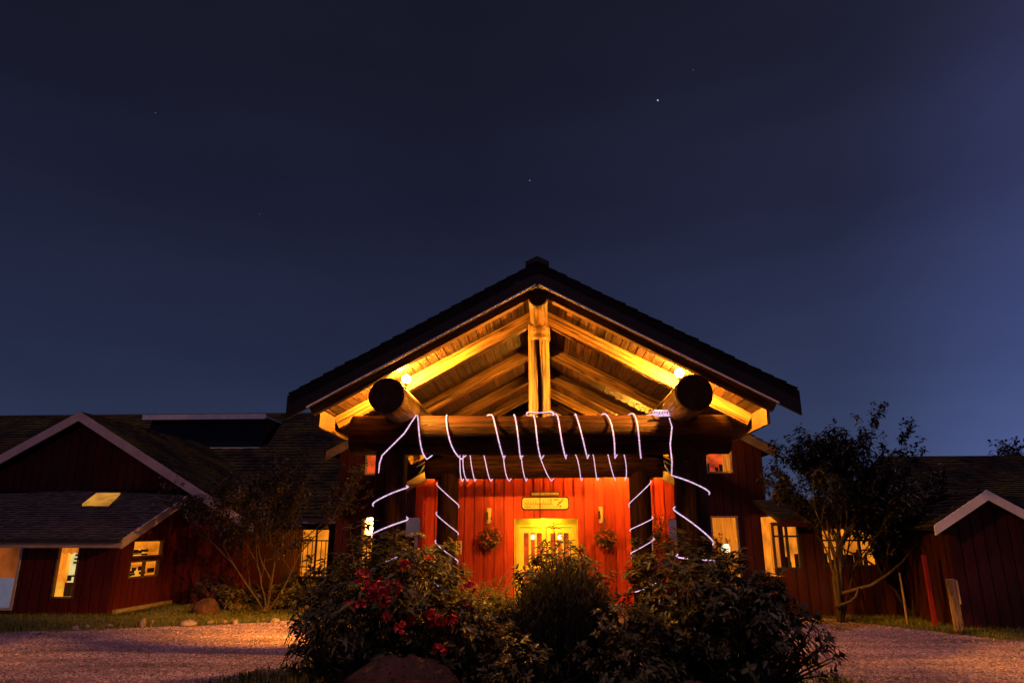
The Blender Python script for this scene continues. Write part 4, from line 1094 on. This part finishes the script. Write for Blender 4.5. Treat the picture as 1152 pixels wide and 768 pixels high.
# clerestory strip let into the roof
CYf = 31.2
c0 = at(186, 474, 32.6); c1 = at(311, 472, 32.6)
zf = BE_Z + BS * (CYf - BE_Y)
cb = MB(); cb.hexa([(c0.x, CYf, zf - .1), (c1.x, CYf, zf - .1), (c1.x, 33.2, zf + 1.2), (c0.x, 33.2, zf + 1.2), (c0.x, CYf + .25, c0.z - .1), (c1.x, CYf + .25, c0.z - .1), (c1.x, 33.4, c0.z - .02), (c0.x, 33.4, c0.z - .02)])
cl = obj('clerestory', cb, M['darkglass'], lb)
cb = MB(); cb.box(c0.x - .25, c1.x + .1, CYf - .15, CYf - .05, c0.z - .16, c0.z + .08); cb.box(c0.x - .25, c1.x + .1, CYf - .049, 33.5, c0.z - .08, c0.z - .02); obj('clerestory_cap', cb, M['trim_white'], cl)
cb = MB(); cb.box(at(215, 490, 31).x, at(292, 490, 31).x, CYf - .10, CYf - .01, zf - .07, zf + .02); obj('sill', cb, M['trim_white'], cl)

# ------------------------------------------------------------------ building on the right and its low wing
rb_ = thing('side_building', 'dark red side building with pale trimmed small gable and mossy shake roof', 'building', (13, 20, 0))
CY = 18.2
def ctop(x): return 3.02 - .60 * abs(x - 10.87)
w = siding(MB(), 9.87, 12.6, 0, ctop, (), .3); obj('gable_wall', w, M['red_shaded'], rb_, M=wallframe(0, CY))
for s in (-1, 1):
    xx = 9.87 if s < 0 else 12.6
    w = siding(MB(), 0, 4.4, 0, lambda x: ctop(xx), (), .3)
    obj('side_wall', w, M['red_shaded'], rb_, M=wallframe(xx, CY + .09, 0, math.pi / 2) if s > 0 else wallframe(xx, CY + 4.5, 0, -math.pi / 2))
    e = 1.4 if s < 0 else 2.0; zt = lambda x: 3.22 - .60 * abs(x - 10.87); y0 = CY - .25
    d = MB(); slab(d, (10.87, y0, 3.22), (10.87 + s * e, y0, zt(10.87 + s * e)), (10.87 + s * e, 25, zt(10.87 + s * e)), (10.87, 25, 3.22), .1)
    ro = obj('gable_roof', d, M['fascia_dark'], rb_)
    obj('roof_shakes', shingles((10.87 + s * (e + .04), y0 - .03, zt(10.87 + s * (e + .04))), (0, 1, 0), Vector((-s, 0, .6)), 6, (e + .04) * 1.166, .17, .18, 81 + s, .035), M['mossy'], ro)
    rk = MB(); xe = 10.87 + s * e
    rk.hexa([(10.87, y0 - .06, 3.00), (xe, y0 - .06, zt(xe) - .22), (xe, y0 - .003, zt(xe) - .22), (10.87, y0 - .003, 3.00),
             (10.87, y0 - .06, 3.24), (xe, y0 - .06, zt(xe) + .02), (xe, y0 - .003, zt(xe) + .02), (10.87, y0 - .003, 3.24)])
    obj('rake_board', rk, M['trim_white'], rb_)
# main roof
RE_Y, RE_Z, RR_Y, RR_Z = 19.6, 2.15, 26.0, 4.93
d = MB(); slab(d, (11.0, RE_Y, RE_Z), (26, RE_Y, RE_Z), (26, RR_Y, RR_Z), (12.2, RR_Y, RR_Z), .12)
mr = obj('main_roof', d, M['fascia_dark'], rb_)
d = MB(); slab(d, (12.2, RR_Y + .01, RR_Z), (26, RR_Y + .01, RR_Z), (26, 32, RE_Z), (11.0, 32, RE_Z), .12); obj('main_roof', d, M['fascia_dark'], rb_)
V = Vector((0, RR_Y - RE_Y, RR_Z - RE_Z)).normalized()
obj('roof_shakes', shingles((10.6, RE_Y - .05, RE_Z - .02), (1, 0, 0), V, 15.4, (RR_Y - RE_Y) / V.y + .05, .19, .2, 84, .04, keep=lambda p: p.x > 11.0 + (p.y - RE_Y) * .19), M['mossy'], mr)
w = siding(MB(), 12.7, 26, 0, lambda x: 2.15, (), .3); obj('front_wall', w, M['red_shaded'], rb_, M=wallframe(0, 20.1))
# low wing with the lit window band
lw = thing('low_wing', 'low dark red wing with a band of glowing orange windows behind the tree', 'building', (8.3, 20.6, 0))
LWY = 20.6
def wx(px): return at(px, 615, LWY).x
zt_, zb_ = at(930, 591, LWY).z, at(930, 642, LWY).z
WA = (wx(870), wx(900), zb_ + .05, zt_ + .05); WBn = (wx(924), wx(985), zb_ + .12, zt_ - .04)
for xx, rt, yy in ((6.62, -math.pi / 2, LWY + 1.69), (9.83, math.pi / 2, LWY + .09)):
    obj('side_wall', siding(MB(), 0, 1.6, 0, lambda x: 2.52, (), .3), M['red_shaded'], lw, M=wallframe(xx, yy, 0, rt))
w = siding(MB(), 6.62, 9.83, 0, lambda x: 2.52, [WA, WBn], .3); obj('front_wall', w, M['red_shaded'], lw, M=wallframe(0, LWY))
d = MB(); slab(d, (6.45, LWY - .4, 2.58), (9.85, LWY - .4, 2.58), (9.85, LWY + 1.9, 3.22), (6.45, LWY + 1.9, 3.22), .1); r_ = obj('roof', d, M['fascia_dark'], lw)
obj('roof_shakes', shingles((6.45, LWY - .45, 2.57), (1, 0, 0), (0, 2.3, .64), 3.4, 2.43, .19, .2, 86, .035), M['shingle_dark'], r_)
fa = MB(); fa.box(6.45, 9.85, LWY - .46, LWY - .403, 2.38, 2.56); obj('eave_fascia', fa, M['red_shaded'], lw)
pk = at(880, 553, 22.0)
dm = MB(); dm.poly_prism([(pk.x - .28, pk.z - .22), (pk.x + .28, pk.z - .22), (pk.x, pk.z + .26)], 21.9, 22.4); obj('vent_gable', dm, M['fascia_tan'], r_)
wa_ = window(lw, wallframe(0, LWY), *WA, 'room_orange', fw=.05, bars_h=(WA[3] - .34,), bars_v=(WA[0] + .4,), depth=.8, ext=.04, frame_mat='metal_dark'); clutter(wa_, wallframe(0, LWY), WA[0], WA[1], WA[2], 8, 7, .2, .6); drape(wa_, wallframe(0, LWY), WA[0] - .03, WA[0] + .25, WA[2], WA[3])
wn_ = window(lw, wallframe(0, LWY), *WBn, 'room_orange', fw=.05, bars_v=(WBn[0] + (WBn[1] - WBn[0]) * .36, WBn[0] + (WBn[1] - WBn[0]) * .7), bars_h=(WBn[3] - .36,), depth=.8, frame_mat='metal_dark'); clutter(wn_, wallframe(0, LWY), WBn[0], WBn[1], WBn[2], 9, 12, .2, .5)

# ------------------------------------------------------------------ posts on the right lawn
def stake(px0, py0, px1, py1, r, mat, label, name, cat, sq=True):
    b = gr(px1, py1); Y = b.y; t = at(px0, py0, Y - .05)
    mb = MB()
    if sq: mb.bar(b, t, r, r, (0, 1, 0))
    else: mb.tube([b, b.lerp(t, .5) + Vector((.01, 0, 0)), t], [r * .55, r * .5, r * .45], 8)
    return tag(obj(name, mb, M[mat], base=b), label, cat), b, t
M['red_post'] = paint('red_post_paint', (.22, .016, .014), .3, .6)
M['post_wood'] = wood('grey_post_timber', (.12, .08, .045), (.30, .21, .12), .7, (8, 8, .8), isl=False, bstr=.4, knots=False)
stake(1012, 644, 1021, 703, .055, 'bark_pale', 'thin bare leaning stake on the grass left of the red post', 'stake', 'stake', False)
stake(1039, 624, 1052.5, 705, .085, 'red_post', 'leaning red square post in front of the small gable', 'post', 'post')
b0 = gr(1080, 713); t0 = at(1069, 651, b0.y - .05)
sp = thing('sign_post', 'leaning square timber post with a pale plate near its top on the grass', 'post', b0)
mb = MB(); mb.bar(b0, t0, .15, .15, (0, 1, 0)); obj('post', mb, M['post_wood'], sp)
mb = MB(); p0 = b0.lerp(t0, .55); p1 = b0.lerp(t0, .98); mb.bar(p0 + Vector((.095, -.02, 0)), p1 + Vector((.095, -.02, 0)), .035, .12, (0, 1, 0)); obj('plate', mb, M['cream'], sp)
mb = MB(); r = random.Random(2)
for i in range(60):
    a = r.uniform(0, math.tau); leafstrip(mb, b0 + Vector((.14 * math.cos(a), .14 * math.sin(a), .01)), (math.cos(a), math.sin(a), 1.2), (0, 0, 1), r.uniform(.12, .25), .03, .2)
tag(obj('grass_tuft', mb, M['fern'], base=b0), 'dark grass tuft round the foot of the square timber post', 'grass tuft')

# ------------------------------------------------------------------ rocks
def rock(c, s, seed, mat='rock'):
    r = random.Random(seed); mb = MB(); n, m = 14, 9
    ph = [Vector((r.gauss(0, 1), r.gauss(0, 1), r.gauss(0, 1))).normalized() for _ in range(9)]; of = [r.uniform(.55, .95) for _ in range(9)]
    v = []
    for i in range(m + 1):
        th = math.pi * i / m
        for k in range(n):
            a = math.tau * k / n; d = Vector((math.sin(th) * math.cos(a), math.sin(th) * math.sin(a), math.cos(th)))
            q = 1.0
            for p, o in zip(ph, of):
                dt = d.dot(p)
                if dt > o * .8: q = min(q, o * .8 / dt + .12)
            q *= 1 + .05 * math.sin(7 * d.x + seed) * math.sin(6 * d.y + 2 * seed)
            v.append((c[0] + d.x * q * s[0], c[1] + d.y * q * s[1], c[2] + s[2] * .35 + d.z * q * s[2]))
    f = []
    for i in range(m):
        for k in range(n): f.append((i * n + k, (i + 1) * n + k, (i + 1) * n + (k + 1) % n, i * n + (k + 1) % n))
    mb.add(v, f)
    return mb
ROCKS = [  # px, py (foot), width px, height px, label
    (85, 708, 9, 5, 'small pale stone on the lawn edge below the tall lit window'),
    (98, 706, 7, 4, 'little flat stone second along the lawn edge below the tall lit window'),
    (123, 705, 10, 4, 'low flat stone on the lawn edge below the corner of the lean-to'),
    (160, 705, 10, 10, 'upright pale stone on the lawn edge below the pair of small windows'),
    (171, 702, 6, 6, 'tiny round stone just right of the upright stone'),
    (210, 703, 22, 7, 'broad flat pale stone on the lawn edge in front of the boulder'),
    (236, 701, 9, 4, 'small stone first to the right of the broad flat stone'),
    (252, 701, 9, 4, 'small pale stone between two others left of the low plants'),
    (264, 701, 10, 5, 'pale rounded stone on the lawn edge left of the long stone'),
    (308, 700, 15, 5, 'long pale stone on the lawn edge in front of the left tree'),
    (336, 699, 12, 5, 'pale stone beside the red flowering bush at the end of the row'),
    (42, 713, 11, 3, 'half sunken stone at the far left edge of the gravel'),
]
for i, (px, py, wp, hp, lab) in enumerate(ROCKS):
    c = gr(px, py); k = c.y / 768
    tag(obj('stone', rock(c, (wp * k / 2, wp * k / 2.4, hp * k / 1.35), 100 + i), M['rock'], smooth=True, base=c), lab, 'stone', 'stones along the lawn edge')
for (px, py, wp, hp, lab, sd, mt, nm) in (
        (233, 691, 34, 17, 'brown boulder on the grass at the foot of the red wall', 31, 'boulder', 'boulder'),
        (313, 759, 20, 7, 'pale round stone at the left tip of the planting bed', 32, 'rock', 'stone'),
        (352, 752, 12, 4, 'small flat stone in the bed grass beneath the red flowering bush', 33, 'rock', 'stone'),
        (352, 683, 14, 6, 'dull stone among the low plants below the lit back window', 34, 'rock', 'stone')):
    c = gr(px, py); k = c.y / 768
    tag(obj(nm, rock(c, (wp * k / 2, wp * k / 2.4, hp * k / 1.35), sd), M[mt], smooth=True, base=c), lab, nm)
c = gr(455, 790); c = Vector((c.x, 9.1, .02)); c.x = at(455, 760, 9.1).x
tag(obj('boulder', rock(c, (.80, .62, .56), 37, 'boulder'), M['boulder'], smooth=True, base=c), 'large rounded brown boulder at the front of the planting bed below the red flowers', 'boulder')
c2 = Vector((at(790, 762, 9.4).x, 9.4, .1))
tag(obj('boulder', rock(c2, (.34, .3, .3), 38, 'boulder'), M['boulder'], smooth=True, base=c2), 'small dark boulder under the right hand rhododendron', 'boulder')

# ------------------------------------------------------------------ plants
def lump(d, seed):
    return 1 + .13 * math.sin(4.1 * d.x + seed) + .11 * math.sin(5.3 * d.y + 1.7 * seed) + .12 * math.sin(6.1 * d.z + 3.9 * d.x + .6 * seed)
def rhodo(name, label, c, rad, n, mat, seed, leafL=.13, flowers=(), group=None, zlow=.12):
    """whorled evergreen shrub > stems, foliage, flower_cluster"""
    r = random.Random(seed); c = Vector(c)
    t = thing(name, label, 'shrub', (c.x, c.y, 0.1), group)
    fol = MB(); st = MB(); k = 0
    while k < n:
        d = Vector((r.gauss(0, 1), r.gauss(0, 1), r.gauss(.35, .9)))
        d.normalize()
        q = lump(d, seed) * (r.uniform(.80, 1.05) if r.random() < .75 else r.uniform(.4, .8))
        p = Vector((c.x + d.x * rad[0] * q, c.y + d.y * rad[1] * q, c.z + d.z * rad[2] * q))
        if p.z < zlow: continue
        k += 1
        ax = (Vector((d.x, d.y, d.z + .9))).normalized()
        s1 = ax.cross(Vector((.3, .8, .1))).normalized(); s2 = ax.cross(s1)
        m = r.randint(6, 11); a0 = r.uniform(0, 6.28)
        for j in range(m):
            a = a0 + j * 2.4; el = r.uniform(-.15, .75)
            dd = (s1 * math.cos(a) + s2 * math.sin(a)) + ax * el
            L = leafL * r.uniform(.5, 1.2)
            leafstrip(fol, p + ax * (.01 * j), dd, ax, L, L * r.uniform(.34, .46), r.uniform(.0, .4), .2, 3)
        if r.random() < .35:
            b = Vector((c.x + d.x * rad[0] * .15, c.y + d.y * rad[1] * .15, .1)); mid = b.lerp(p, .55) + Vector((r.uniform(-.1, .1), r.uniform(-.1, .1), .05))
            st.tube([b, mid, p], [.02, .013, .006], 5, False)
    obj('foliage', fol, M[mat], t); obj('stems', st, M['stem'], t)
    for i, p in enumerate(flowers):
        f = MB(); p = Vector(p); sz = r.uniform(.75, 1.2)
        for j in range(9):
            d = Vector((r.gauss(0, .8), r.gauss(-.5, .8), r.gauss(.35, .7))).normalized(); q = p + d * .055 * sz; a0 = r.uniform(0, 6)
            s1 = d.cross(Vector((.2, .3, .9))).normalized(); s2 = d.cross(s1)
            for g_ in range(5):
                a = a0 + g_ * 1.257; leafstrip(f, q, s1 * math.cos(a) + s2 * math.sin(a) + d * .8, d, .055 * sz, .05 * sz, .0, .1)
        obj('flower_cluster', f, M['petal'], t)
    return t
def P3(px, py, Y): return at(px, py, Y)
FL = [(455, 635, 9.5), (468, 633, 9.5), (408, 648, 9.5), (414, 660, 9.5), (433, 662, 9.5), (445, 662, 9.5), (419, 669, 9.5), (427, 669, 9.5), (432, 674, 9.5), (422, 666, 9.5), (430, 657, 9.5), (395, 680, 9.5), (406, 682, 9.5), (465, 697, 9.5), (462, 699, 9.5), (483, 697, 9.5), (486, 694, 9.5), (496, 698, 9.5), (436, 692, 9.5), (451, 706, 9.5), (495, 731, 9.5), (526, 682, 9.5), (527, 661, 9.5), (508, 698, 9.5)]
def on_front(px, py, c, rad):   # put a flower on the bush's front surface along that direction
    d = ray(px, py).normalized(); o = Vector((0, 0, CAM_H)); c = Vector(c)
    oo = Vector(((o.x - c.x) / rad[0], (o.y - c.y) / rad[1], (o.z - c.z) / rad[2])); dd = Vector((d.x / rad[0], d.y / rad[1], d.z / rad[2]))
    A = dd.dot(dd); B = 2 * oo.dot(dd); C = oo.dot(oo) - 1.16; D = B * B - 4 * A * C
    if D < 0: t = -B / (2 * A)
    else: t = (-B - math.sqrt(D)) / (2 * A)
    return o + d * t
c1 = (at(432, 690, 10.2).x, 10.2, 1.05); r1 = (1.12, .95, 1.12)
c1b = (at(500, 690, 10.0).x, 10.0, .68); r1b = (.72, .65, .74)
f1 = [on_front(p, q, c1, r1) for p, q, _ in FL if p < 460]; f1b = [on_front(p, q, c1b, r1b) for p, q, _ in FL if p >= 460]
rhodo('rhododendron', 'tall dark leaved rhododendron with red flower trusses on the left of the bed', c1, r1, 520, 'rhodo', 5, .15, f1)
rhodo('rhododendron', 'lower rhododendron with red flowers beside the upright dark shrub', c1b, r1b, 260, 'rhodo', 6, .13, f1b)
c2r = (at(770, 690, 10.4).x, 10.4, 1.0); r2 = (1.05, .95, 1.02)
rhodo('rhododendron', 'broad flowerless rhododendron in front of the right log posts', c2r, r2, 470, 'rhodo', 8, .14)
c3r = (at(842, 700, 10.2).x, 10.2, .85); r3 = (.84, .85, .96)
rhodo('rhododendron', 'dark rhododendron at the right end of the planting bed', c3r, r3, 480, 'rhodo_dark', 9, .14, zlow=.04)
c4r = (at(700, 700, 9.6).x, 9.6, .65); r4 = (.62, .6, .72)
rhodo('rhododendron', 'small low rhododendron right of the upright dark shrub', c4r, r4, 190, 'rhodo', 10, .11)
c5r = (at(380, 670, 11.6).x, 11.6, .70); r5 = (.58, .6, .95)
rhodo('rhododendron', 'leafy shrub behind the red flowers at the left end of the bed', c5r, r5, 330, 'rhodo', 12, .14, zlow=.05)
# upright heather-like shrub
def upright(name, label, c, rx_, ry_, h, n, mat, seed):
    r = random.Random(seed); t = thing(name, label, 'shrub', (c[0], c[1], .1)); fol = MB(); st = MB()
    for i in range(n):
        a = r.uniform(0, math.tau); q = math.sqrt(r.random()); x = c[0] + rx_ * q * math.cos(a); y = c[1] + ry_ * q * math.sin(a)
        hh = h * (1 - .24 * q ** 3) * r.uniform(.78, 1.04) * (1 + .06 * math.sin(5 * x)); b = Vector((c[0] + (x - c[0]) * .45, c[1] + (y - c[1]) * .45, .1)); tp = Vector((x + r.uniform(-.05, .05), y, hh))
        st.tube([b, b.lerp(tp, .5) + Vector(((x - c[0]) * .2, 0, 0)), tp], [.007, .005, .003], 4, False)
        for k in range(20):
            u = 1 - (k / 20) ** 1.3 * .75; p = b.lerp(tp, u) + Vector(((x - c[0]) * .2 * math.sin(math.pi * u), 0, 0)); an = r.uniform(0, 6.28)
            leafstrip(fol, p, (math.cos(an) * .45, math.sin(an) * .45, .9), (math.sin(an), math.cos(an), 0), r.uniform(.06, .11), .016, 0)
    obj('foliage', fol, M[mat], t); obj('stems', st, M['stem'], t)
upright('upright_shrub', 'dense upright fine leaved dark shrub in the middle of the bed before the door', (at(632, 690, 9.8).x, 9.8), .72, .55, 1.72, 760, 'heather', 14)
rhodo('laurel_shrub', 'leafy shrub tips rising behind the upright dark shrub in front of the door', (at(634, 640, 10.6).x, 10.7, 1.30), (.74, .6, .74), 190, 'rhodo', 15, .13)
# sword ferns / arching grasses
def tussock(name, label, c, n, L, mat, seed, w=.03, spread=.9, cat='fern', pinn=False):
    r = random.Random(seed); mb = MB()
    for i in range(n):
        a = r.uniform(0, math.tau); el = r.uniform(.5, 1.6) / spread
        d = Vector((math.cos(a), math.sin(a), el)).normalized(); ll = L * r.uniform(.6, 1.1); p = Vector(c) + Vector((r.uniform(-.08, .08), r.uniform(-.08, .08), 0))
        g_ = r.uniform(.25, .6); prev = p; s = d.cross(Vector((0, 0, 1))).normalized()
        pts = [p + d * (ll * k / 7) - Vector((0, 0, 1)) * (g_ * ll * (k / 7) ** 2) for k in range(8)]
        if pinn:
            for k in range(1, 8):
                q = pts[k]; lw_ = w * 3.2 * math.sin(math.pi * (k / 8) ** .8) + .02
                for sg_ in (-1, 1):
                    for h_ in (0, .5):
                        qq = q.lerp(pts[k - 1], h_); leafstrip(mb, qq, s * sg_ + (pts[k] - pts[k - 1]).normalized() * .5, (0, 0, 1), lw_, .022, .1)
            mb.tube(pts, [.005] * 8, 4, False)
        else:
            vs = []
            for k, q in enumerate(pts):
                ww = w * (1 - (k / 7) ** 1.5) * .5 + .001; vs += [q - s * ww, q + s * ww]
            mb.add(vs, [(2 * k, 2 * k + 1, 2 * k + 3, 2 * k + 2) for k in range(7)])
    return tag(obj(name, mb, M[mat], base=c), label, cat)
FE = [(500, 650, 12.0, 1.25, 'upright yellow green fern behind the red flowers below the left rear post'),
      (535, 655, 11.9, 1.2, 'upright yellow green fern below the small yellow plate'),
      (566, 662, 11.8, 1.05, 'upright yellow green fern next to the upright dark shrub')]
for i, (px, py, Y, L, lab) in enumerate(FE):
    x = at(px, py, Y).x; tussock('fern', lab, (x, Y, .78), 60, L, 'fern', 200 + i, .035, .55, 'fern', True)
rhodo('leafy_shrub', 'small yellowish leaved shrub left of the upright dark shrub', (at(548, 690, 9.8).x, 9.9, .72), (.55, .5, .70), 150, 'rhodo', 17, .09)
GT = [(575, 752, 8.9, .62, 'pale arching grass clump at the front of the bed left of the upright shrub'), (600, 735, 9.2, .75, 'taller pale arching grass clump at the foot of the upright shrub'),
      (560, 770, 8.4, .5, 'short pale grass clump lowest at the front of the bed'), (690, 768, 8.6, .5, 'thin grass clump at the front of the bed under the small rhododendron'),
      (930, 775, 10.4, .42, 'short grass clump at the right tip of the planting bed')]
for i, (px, py, Y, L, lab) in enumerate(GT):
    x = at(px, py, Y).x; tussock('grass_clump', lab, (x, Y, .15), 90, L, 'grass_dry' if i < 4 else 'fern', 230 + i, .012, 1.3, 'grass clump')
bedg = [(-5.0, 8.6), (-5.2, 10.4), (-4.4, 12.4), (-3.2, 13.0), (-3.0, 11.5), (-3.4, 9.0)]
tag(obj('grass', blades(4200, bedg, (-5.3, -3, 8.5, 13.1), 14, (.06, .16), .06), M['blade']), 'rough grass on the left tip of the planting bed', 'grass', kind='stuff')
bedg = [(3.2, 8.6), (3.3, 11.8), (4.4, 11.6), (4.9, 9.8), (4.4, 8.0)]
tag(obj('grass', blades(3500, bedg, (3.1, 5, 8, 12), 15, (.06, .16), .06), M['blade']), 'rough grass on the right tip of the planting bed', 'grass', kind='stuff')

for i, (px, Y, rad, n, lab) in enumerate(((585, 9.3, (.5, .42, .5), 120, 'low leafy shrub filling the gap left of the upright dark shrub, behind the grass clumps'), (712, 9.1, (.55, .42, .48), 130, 'low leafy shrub at the very front of the bed below the small rhododendron'))):
    rhodo('leafy_shrub', lab, (at(px, 720, Y).x, Y, .42), rad, n, 'rhodo', 340 + i, .10, zlow=.05)
# low plants in the bed by the left tree
LP = [(262, 676, 21.0, .36, 'dark low plant right behind the brown boulder'), (285, 674, 21.6, .42, 'dark bushy plant under the left tree'), (322, 672, 21.2, .45, 'bushy low plant right of the left tree trunk'),
      (243, 668, 22.2, .5, 'dark plant against the red wall behind the boulder'), (345, 660, 21.5, .6, 'leafy plant below the lit back window')]
for i, (px, py, Y, s, lab) in enumerate(LP):
    rhodo('low_plant', lab, (at(px, py, Y).x, Y, s * .8), (s * 1.5, s, s), 75, 'tree_leaf_b' if i % 2 else 'rhodo', 300 + i, .14, zlow=.05)
for i, (px, py, lab) in enumerate(((272, 688, 'tuft of dry orange grass left in the flower bed'), (296, 689, 'tuft of dry orange grass under the left tree'), (330, 690, 'tuft of dry orange grass right in the flower bed'))):
    b = gr(px, py); tussock('grass_clump', lab, (b.x, b.y, .05), 70, .5, 'grass_dry', 320 + i, .014, 1.2, 'grass clump')

# ------------------------------------------------------------------ trees
def tree(name, label, base, stems, seed, h, leaf, bark, leafL, per_twig, spread=.55, depth=4, gap=0.0, stem_r=.06, cat='tree', lean=(0, 0), twiglen=.5, droop=.3):
    """several tapered stems from the base, forking limbs, leaves on the outer twigs > trunk, crown"""
    r = random.Random(seed); t = thing(name, label, cat, base); wd = MB(); cr_ = MB(); B = Vector(base)
    def grow(p, d, L, rad, lev):
        n = 4; pts = [p]; q = p; dd = d.normalized()
        for i in range(n):
            dd = (dd + Vector((r.gauss(0, .13), r.gauss(0, .13), r.gauss(.05, .08)))).normalized(); q = q + dd * (L / n); pts.append(q)
        wd.tube(pts, [rad * (1 - .42 * i / n) for i in range(n + 1)], 7 if lev < 2 else 4, False)
        if lev >= depth - 2:
            for i in range(per_twig if lev >= depth - 1 else max(1, per_twig // 3)):
                u = r.random() ** .7; k = min(int(u * n), n - 1); a = pts[k].lerp(pts[k + 1], u * n - k)
                ld = (dd * .5 + Vector((r.gauss(0, 1), r.gauss(0, 1), r.gauss(-.1, .6)))).normalized()
                leafstrip(cr_, a + ld * .03, ld, (r.gauss(0, .3), r.gauss(0, .3), 1), leafL * r.uniform(.6, 1.25), leafL * .5, droop, .15)
        if lev >= depth: return
        for i in range(r.randint(2, 3) + (1 if lev >= 2 else 0)):
            u = r.uniform(.45, 1.0) if i else 1.0
            k = min(int(u * n), n - 1); a = pts[k].lerp(pts[k + 1], min(1, u * n - k))
            nd = (dd + Vector((r.gauss(0, spread), r.gauss(0, spread), r.gauss(.1, spread * .6)))).normalized()
            grow(a, nd, L * r.uniform(.62, .85), rad * .52, lev + 1)
    for i, (dx, dy, f) in enumerate(stems):
        grow(B + Vector((dx * .12, dy * .12, 0)), Vector((dx, dy, 1)), h * .36 * f, stem_r * f, 0)
    obj('trunk', wd, M[bark], t, smooth=True); obj('crown', cr_, M[leaf], t)
    return t
tb_ = gr(300, 682); tb_ = Vector((at(302, 660, 20.8).x, 20.8, .05))
tree('ornamental_tree', 'slender many stemmed tree with sparse leaves in front of the dark shake roof', tb_,
     [(-.55, -.1, 1.0), (-.15, .2, 1.05), (.2, -.1, 1.1), (.5, .1, 1.05), (.05, -.3, .9)], 17, 4.6, 'tree_leaf_b', 'bark', .11, 19, .5, 4, stem_r=.038)
tb2 = Vector((at(940, 660, 19.2).x, 19.2, .02))
tree('garden_tree', 'airy dark leaved tree with forked pale stems before the glowing windows on the right', tb2,
     [(-.22, .0, 1.05), (.0, .15, 1.15), (.26, -.05, 1.08), (.12, .25, 1.0), (.5, .0, .8), (-.1, -.2, 1.0)], 23, 5.0, 'tree_leaf', 'bark', .14, 23, .36, 4, stem_r=.05)
# bare low branch sweeping right from that tree
lbh = MB(); p = [at(942, 668, 19.0), at(958, 664, 18.9), at(980, 658, 18.8), at(1000, 645, 18.8), at(1015, 632, 18.9), at(1030, 612, 19.0)]
lbh.tube(p, [.05, .045, .04, .035, .025, .012], 7)
p = [at(940, 682, 19.0), at(957, 676, 18.9), at(963, 670, 18.8), at(966, 660, 18.8)]; lbh.tube(p, [.045, .035, .03, .02], 6)
obj('bare_branch', lbh, M['bark'], bpy.data.objects['garden_tree'], smooth=True)
tb3 = Vector((at(1022, 640, 20.3).x, 20.4, .02))
tree('bushy_tree', 'dense dark bushy tree between the glowing windows and the small gable', tb3,
     [(-.4, 0, 1.0), (.1, .2, 1.05), (.45, -.1, .95), (-.1, -.3, .9)], 29, 4.2, 'tree_leaf', 'bark', .15, 16, .5, 4, stem_r=.07)
tb4 = Vector((at(744, 650, 21.3).x, 21.3, .0))
tree('small_maple', 'thin young maple with feathery reddish leaves beside the right rear post', tb4,
     [(-.22, 0, 1.0), (.05, .1, 1.05)], 31, 2.7, 'maple_leaf', 'bark_pale', .085, 8, .5, 4, stem_r=.045)
tb5 = Vector((at(806, 640, 16.5).x, 16.5, 0))
rhodo('round_shrub', 'dark rounded shrub in front of the tall curtained window', (at(808, 604, 17).x, 17.0, 1.5), (.33, .33, .66), 80, 'rhodo_dark', 41, .10)
tb6 = Vector((at(1166, 520, 40).x, 40, 0))
tree('distant_tree', 'distant dark tree top above the right roof ridge', tb6, [(-.3, 0, 1.0), (.2, .1, 1.1), (.5, .2, 1)], 37, 7.4, 'tree_leaf', 'bark', .3, 9, .45, 4, stem_r=.14)
